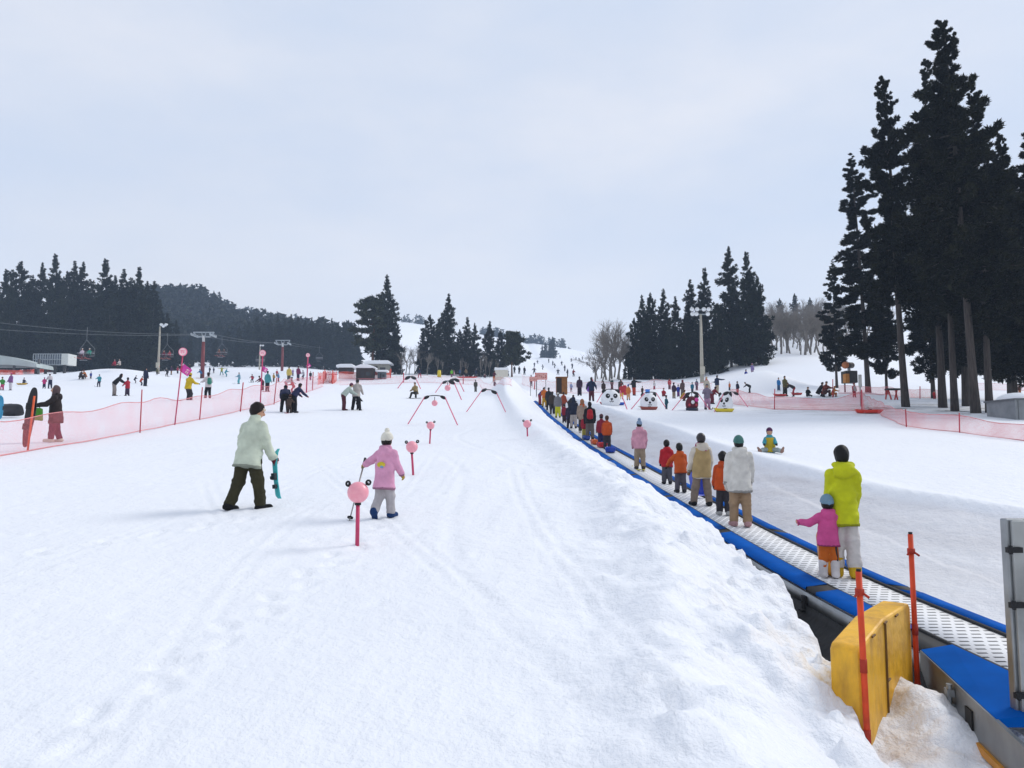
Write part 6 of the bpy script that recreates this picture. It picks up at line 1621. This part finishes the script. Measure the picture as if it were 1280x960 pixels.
# along the far net
who('adult in navy jacket and red trousers by the far net', 524.5, 472.5, 459, 180, pose='arms', jacket='#1c2440', pants='#a8243a', hat=BN('#1a1a24'), mod=dict(lb=50, rb=20), H=1.6)
who('child in lime green by the far net', 564.5, 471.5, 461, 180, pose='idle', jacket='#7ac83a', pants='#8a4a6a', hat=BN('#4a6a2c'))
who('child in blue behind the red rescue sled', 575, 470.5, 460.5, 180, pose='idle', jacket='#3a5a8a', pants='#3a3a48', hat=BN('#2a3048'))
who('adult in tan jacket leaning over the red rescue sled', 583, 472, 458.5, 190, pose='bend2', jacket='#8a7458', pants='#26242a', hat=BN('#5a3a34'), H=1.6)
who('adult in navy standing right of the red rescue sled', 595, 471.5, 461, 180, pose='idle', jacket='#1f2a44', pants='#2a2a38', hat=BN('#22222c'))
who('child in dark red sitting by the far net near the cream hut', 606, 473, 464, 180, pose='squat', jacket='#6a2030', pants='#2c2426', hat=BN('#3a2a28'))
for u, v, vt, lb in ((643, 467, 461.5, 'small dark skier on the far slope, leftmost of three above the snow bank'), (649, 467.5, 461.5, 'small dark skier on the far slope, middle of three above the snow bank'), (655.5, 468.5, 461, 'tallest dark skier on the far slope of three above the snow bank')):
    who(lb, u, v, vt, 160, pose='idle', jacket='#1c1d22', pants='#1c1c20', hat=BN('#17171a'), H=1.7)
FAR = [(663, 446, '#3a4450'), (668, 459, '#2a2c34'), (672, 455, '#40424c'), (686, 453.5, '#2c3038'), (694, 460, '#33363e'), (702, 457, '#2a2c38'), (714, 452.5, '#2e343c'), (715.5, 461, '#2f3440'), (724, 451, '#3a3e44'), (709.5, 471, '#35303a'), (716.5, 471, '#8a2a30'), (697.5, 469, '#2e3440'), (720, 450.5, '#3c444c'), (728, 450, '#34383e'), (743, 466.5, '#3a3c42'), (691, 457, '#4a4e56'), (653.5, 443.5, '#30343a'), (668, 468, '#3a3238'), (706, 464, '#4a4450'), (679, 462, '#5a5c66'), (734, 458, '#4a4e58'), (700, 448, '#4a5058')]
for i, (u, v, c_) in enumerate(FAR):
    who('tiny skier in dark clothes scattered on the far white slope' if c_ != '#8a2a30' else 'tiny skier in red on the far white slope', u, v, v-5, 160+20*(i % 5), pose=['idle', 'ski', 'snow'][i % 3], jacket=c_, pants='#26262c', hat=BN('#1c1c20'), H=1.7, group='tiny skiers on the far slope', res=.09)
# riders of the carpet, near to far
lime, li = rider('adult in lime yellow jacket and white trousers standing on the belt', 1058, 728, 560, .10, 1.62, 14, pose='idle', jacket='#cdd21c', pants='#d6d0cc', hat=('hair', '#0d0c0e'), boots='#d0a81e', bh=.10, br=.05, gloves='#241c20', hem=.11, mod=dict(la=20, le=34, lb=3, ra=12, re=36, rb=4), slim=.82)
kid, ki = rider('toddler in pink jacket and orange trousers holding the hand of the adult in lime yellow', 1037, 728, 627, -.12, 1.0, 4, pose='idle', stripes=('#d8c890', '#b8566a'), jacket='#d65594', pants='#c8641c', bh=.15, br=.056, hat=BN('#7a9ab0'), boots='#d8d2d2', gloves='#c43f70', hem=.06, mod=dict(lb=52, la=22, le=70, lbf=30, rb=52, ra=36, re=80, rbf=30))
sled(on_belt(1030, -.22)+np.array([.03, .2, .30]), 1.35, '#d08a1e', 'yellow orange sled standing upright beside the toddler in pink', .62, .30, 1.5)
rider('adult in white jacket, tan trousers and teal knit hat on the belt', 926, 662, 549, .0, None, 6, pose='idle', jacket='#dcd9d2', pants='#a2876a', hat=BN('#4f7f78'), boots='#b08a8c', gloves='#d6d0c8', hem=.12, mod=dict(lb=10, rb=10, la=-4, ra=12, re=20), slim=1.05)
rider('child in orange vest and dark trousers squeezed between two adults on the belt', 905, 648, 569, .06, None, 5, pose='idle', jacket='#b8481c', pants='#37343a', hat=('hair', '#15100e'), boots='#a8a8a8', vest='#c84e18')
rider('adult in tan vest over white sleeves and a black helmet on the belt', 878, 635, 545, -.03, None, -6, pose='idle', jacket='#d3cabc', pants='#86776a', hat=('helmet', '#1c1518'), boots='#1b1a1c', vest='#b39a6a', scarf='#a8386a', hem=.12, gloves='#8a6a4a', mod=dict(labd=10, rabd=6, lb=14, rb=14))
rider('child in orange jacket reaching for the child in red on the belt', 851, 622, 560.5, .0, None, -6, pose='idle', jacket='#c8561e', pants='#5a565e', hat=('hair', '#15100e'), boots='#2c2a2e', mod=dict(lb=36, la=30, le=10, lean=6))
rider('child in bright red jacket and grey trousers on the belt', 834, 610, 555, .04, None, 2, pose='idle', jacket='#b31c28', pants='#55545c', hat=('hair', '#15100e'), boots='#26262a')
rider('girl in pale pink jacket, beige trousers and blue white hat alone on the belt', 800, 589, 528, .02, None, 4, pose='idle', jacket='#d59aac', pants='#9c8a74', hat=('bobble', '#8aa0bc'), boots='#3a3434', skis='#c8b83a', gloves='#c08a9a')
rider('child in orange vest hugging close to another child, blue sled at its heels', 759, 561, 523.5, .08, 1.28, 6, pose='idle', jacket='#b8481c', pants='#38343a', hat=('hair', '#4a2c1e'), vest='#cc5218', boots='#2a282c')
rider('child in dark red and blue in front of the one in the orange vest', 752, 556, 522.5, .06, 1.28, -6, pose='idle', jacket='#8a1f34', pants='#2a2c5a', hat=BN('#5a3a3c'), boots='#1c1c22')
rider('man in black jacket carrying a red rucksack on the belt', 737.5, 552, 503.5, .0, 1.70, 4, pose='idle', jacket='#1c1a1e', pants='#6a625e', hat=('hair', '#121012'), pack='#b01f26', boots='#232226')
rider('child in crimson beside the man with the red rucksack', 731, 547, 522, -.16, 1.12, 5, pose='idle', jacket='#a01f30', pants='#b8a84a', hat=BN('#7a1a28'))
rider('adult in grey jacket with orange shoulders and a tall brown hat on the belt', 728, 542, 498, .12, 1.66, 3, pose='idle', jacket='#a08c7c', pants='#3c3532', hat=('hood', '#9a6a48'), scarf='#cc5a24', boots='#cfcac6', hem=.12)
rider('adult in navy hooded jacket and grey white trousers on the belt', 717, 533, 494.5, .0, 1.68, 0, pose='idle', jacket='#1f2438', pants='#b4aaa4', hat=('hood', '#20243a'), boots='#2a262c')
rider('child in dark navy at the side of the adult in the navy hood', 712, 529, 498, -.2, 1.35, 0, pose='idle', jacket='#2c2038', pants='#2a2030', hat=BN('#241c2c'))
rider('child in a crimson suit between navy and yellow trousered riders', 705.5, 524, 502, -.08, 1.12, 0, pose='idle', jacket='#8a1c30', pants='#3a2228', hat=('hair', '#2a1616'))
rider('adult in grey jacket and bright yellow trousers on the belt', 697.5, 518, 486, -.04, 1.66, 0, pose='idle', jacket='#7e7c80', pants='#d2cf22', hat=BN('#cfcac4'), boots='#6a6a3a')
rider('adult in orange brown jacket near the wooden booth', 704.5, 507, 486, .75, 1.5, 40, pose='idle', jacket='#a8482a', pants='#8a2a2c', hat=('hair', '#2c1a14'))
rider('dark child by the wooden booth with a pale sled', 711.5, 503, 480, 1.2, 1.4, 60, pose='bend2', jacket='#2c2628', pants='#3a3436', hat=BN('#1c1a1c'))
rider('adult in brown fur collared jacket near the far end of the belt', 690.5, 511, 484, -.15, 1.6, 0, pose='idle', jacket='#40332c', pants='#2e2a2a', hat=('long_hair', '#2a1c16'))
rider('child in teal top right beside the brown jacketed adult on the belt', 692.5, 513, 494, .04, 1.1, 0, pose='idle', jacket='#5aa89c', pants='#2058a8', hat=BN('#3a2a20'))
rider('adult in charcoal suit near the far end of the belt', 686, 505, 475, -.12, 1.72, 0, pose='idle', jacket='#2c2c30', pants='#241f22', hat=BN('#2a3038'))
rider('adult in bright orange jacket and yellow trousers near the far end of the belt', 680.5, 500, 476, -.2, 1.66, 0, pose='bend2', jacket='#cf6a1c', pants='#c99a1e', hat=('hair', '#2c1c14'), mod=dict(lean=18))
rider('adult in violet jacket leaning forward at the far end of the belt', 674.5, 497, 478.5, -.45, 1.64, 60, pose='bend2', jacket='#452a6a', pants='#8a2238', hat=BN('#3a2458'))
# panda lawn
who('adult in black jacket with a ski pass strap left of the booth signs', 664, 483, 468, 10, pose='idle', jacket='#202024', pants='#3c3a44', hat=BN('#7a2a30'))
who('child in pale blue left of the adult in dark plum', 714, 490, 477, 20, pose='idle', jacket='#7aa0c8', pants='#3a3a4c', hat=BN('#c8c8d0'))
who('adult in dark green between the two leftmost pandas, far back', 765, 487, 472, 10, pose='idle', jacket='#24403a', pants='#2a2a2c', hat=BN('#1c2422'))
who('child in white jacket far back behind the second snow panda', 818, 487, 475.5, 170, pose='idle', jacket='#d8d4d6', pants='#a83a50', hat=BN('#c05a70'))
who('adult in red jacket far back between panda and huddle', 837, 487, 472, 190, pose='idle', jacket='#a82a34', pants='#26262c', hat=BN('#26262c'))
who('adult in slate blue far back right of the huddle', 871, 488, 473.5, 20, pose='idle', jacket='#3c5068', pants='#2c2c34', hat=BN('#20242c'))
who('child in orange far back near the mound', 912, 488, 476.5, 150, pose='idle', jacket='#d06a2a', pants='#3a3a44', hat=BN('#8a4a2a'))
who('adult in a dark plum suit standing alone above the carpet lift', 724.5, 495, 470, 5, pose='idle', jacket='#3a1f38', pants='#2a1a2a', hat=BN('#241a24'))
who('adult in navy jacket and maroon trousers beside the purple sled', 739.5, 501.5, 471, 5, pose='idle', jacket='#1f2c48', pants='#55202e', hat=BN('#4a3a32'), mod=dict(lb=28, rb=28, le=40, re=40), H=1.75)
who('adult in dark brown jacket and beige trousers left of the first snow panda', 754.5, 494, 475.5, 10, pose='idle', jacket='#3c2c26', pants='#c8b49a', hat=('long_hair', '#3a2418'))
who('adult in dark brown behind the first snow panda', 775, 492, 474, 20, pose='bend2', jacket='#40342c', pants='#4a3c34', hat=BN('#2a211e'), H=1.6)
who('child in bright yellow trousers behind the first snow panda', 777, 499, 483.5, 10, pose='idle', jacket='#b8353a', pants='#d8b81e', hat=BN('#8a2a2c'), H=1.25)
who('child in orange and pale trousers by the blue box', 785.5, 500, 486, 10, pose='idle', jacket='#cf7a3a', pants='#d8a87a', hat=BN('#2f5fb8'), H=1.2)
who('adult in black top and red trousers raising an arm behind the snow pandas', 792.5, 494.5, 474, 30, pose='arms', jacket='#1c1a1e', pants='#b8402a', hat=BN('#17161a'), mod=dict(lb=12, rb=70, labd=3, rabd=3), H=1.7)
who('small child in brown standing alone left of the second snow panda', 803, 494, 482, 0, pose='idle', jacket='#4a3830', pants='#5a4840', hat=BN('#3a2a24'))
who('child in red sitting upright behind the second snow panda', 829.5, 496, 484, 180, pose='sit', jacket='#b02434', pants='#8a2a30', hat=BN('#5a4a48'), H=1.2)
who('child in teal suit standing right of the second snow panda', 833, 511.5, 494, 60, pose='idle', jacket='#1f5a68', pants='#24485a', hat=BN('#1a4a58'), boots='#6a2a34')
who('crouching dark child leaning on the second snow panda', 813.5, 510, 498, 10, pose='squat', jacket='#3a2f30', pants='#4a2a26', hat=BN('#2a2224'), H=1.1)
who('adult in dark plum and beige trousers in the huddle behind the dark red figure', 842.5, 498, 477.5, 40, pose='idle', jacket='#3a2638', pants='#8a7a66', hat=BN('#26202a'))
who('child in bright blue in the middle of the huddle', 848, 496, 480, 10, pose='idle', jacket='#2a3fa0', pants='#6a3a7a', hat=BN('#7a6a62'))
who('adult in maroon hood and grey trousers at the right of the huddle', 853.5, 496.5, 474, -20, pose='idle', jacket='#5c4a4a', pants='#6a625c', hat=('hood', '#6a2838'))
who('child in mustard yellow crouching before the huddle', 852, 501, 491, 90, pose='squat', jacket='#b0882c', pants='#6a3a2a', hat=BN('#6a4a2c'), H=1.2)
who('small adult in teal jacket standing free behind the dark red figure', 865.5, 492, 477, 10, pose='idle', jacket='#1f6a86', pants='#2a3a44', hat=BN('#1c3a4a'))
who('adult in cream jacket with fluffy hat and red bag behind the purple skier', 883.5, 497, 471.5, 170, pose='idle', jacket='#c9bfae', pants='#b0a89c', hat=BN('#cdb48c'), pack=None, vest=None, scarf='#c02030', H=1.75)
who('child in a lilac suit skiing down between the snow figures', 884, 511.5, 489, 185, pose='ski', jacket='#8a8094', pants='#b08aa8', hat=BN('#5a6068'), skis='#6a4a5a', H=1.45, mod=dict(lean=6, lf=16, rf=14, lk=24, rk=22))
who('child in dark red right behind the lilac skier', 890, 505, 489.5, 60, pose='bend2', jacket='#7a1f30', pants='#6a2434', hat=BN('#4a2028'), H=1.3)
who('adult in navy jacket and beige trousers pointing right by the mound', 896.5, 491.5, 472, 40, pose='arms', jacket='#1d2c4a', pants='#b8a890', hat=BN('#17161c'), mod=dict(lb=10, rb=74, labd=3, rabd=3), H=1.7)
who('child in navy with red trousers half up the snow mound', 922, 492.5, 476, 60, pose='idle', jacket='#1c2038', pants='#a83430', hat=BN('#1c2440'))
who('child in black bending forward on the snow mound', 938, 491, 480, -70, pose='bend', jacket='#141416', pants='#17171a', hat=BN('#1c1a1c'), H=1.25)
who('child in blue sitting on the crest of the snow mound', 932, 472, 461.5, 150, pose='sit', jacket='#1f3090', pants='#22264a', hat=BN('#1f2a6a'), H=1.3, y=74)
who('child in lavender standing on the crest of the snow mound', 940.5, 469.5, 453.5, 170, pose='idle', jacket='#8f7fb4', pants='#a898a8', hat=BN('#a07aa8'), y=75)
who('child in turquoise coat and yellow bib sitting with legs apart on the right slope', 962.5, 565.5, 543, 195, pose='splay', jacket='#3f9fb0', pants='#a8b4b4', hat=BN('#5a2f58'), boots='#9a7a6c', vest='#c9b030', H=.98, mod=dict(labd=36, rabd=36))
who('adult in olive jacket and dark trousers standing on the bank at right', 981.5, 495, 465, 160, pose='idle', jacket='#6a6234', pants='#26281f', hat=BN('#24201c'), H=1.75)
who('child in light blue half behind the adult in olive', 973.5, 488, 473, 180, pose='idle', jacket='#2f7fc0', pants='#3a5a80', hat=BN('#2a2a34'), H=1.2)
who('person in dark red bending double next to the adult in olive', 993, 495.5, 478.5, -80, pose='bend', jacket='#2f282c', pants='#a03038', hat=BN('#2a2024'), H=1.5)
who('child in black sitting on the bank at right', 1010, 496, 486, 190, pose='sit', jacket='#1a1a1c', pants='#202024', hat=BN('#1a1618'), H=1.2)
who('adult in black hunched down on the bank at right', 1023, 496, 481, 100, pose='squat', jacket='#1c1a1e', pants='#1c1a20', hat=BN('#241c1e'), H=1.7)
who('adult in rust brown jacket sitting right of the hunched one in black', 1030.5, 496, 477.5, 170, pose='squat', jacket='#7a3426', pants='#4a2c26', hat=BN('#2c1c1c'), H=1.75)
who('child in orange tan clothes near the post on the bank', 1040.5, 496, 486, 150, pose='squat', jacket='#c8843c', pants='#c07a44', hat=BN('#b86a34'), H=1.2)
who('child in bright red standing below the snow gun', 1068, 497, 478, 170, pose='idle', jacket='#b01f30', pants='#a8303a', hat=BN('#8a1f2c'), vest='#b8a8a8')
who('adult in orange jacket behind the grey shed', 1266, 493.5, 477.5, 20, pose='idle', jacket='#d0701e', pants='#b8602a', hat=BN('#5a3a24'))
who('adult in brown and orange at the right edge behind the grey shed', 1275, 493.5, 479, 10, pose='idle', jacket='#5a3c30', pants='#a8602c', hat=BN('#3a2a26'))
who('child in red standing between the cedar trunks', 1168, 499, 487, 10, pose='idle', jacket='#b82f30', pants='#a02a30', hat=BN('#8a2a2a'))
for q in PEOPLE_LOG: print('PPL', q)
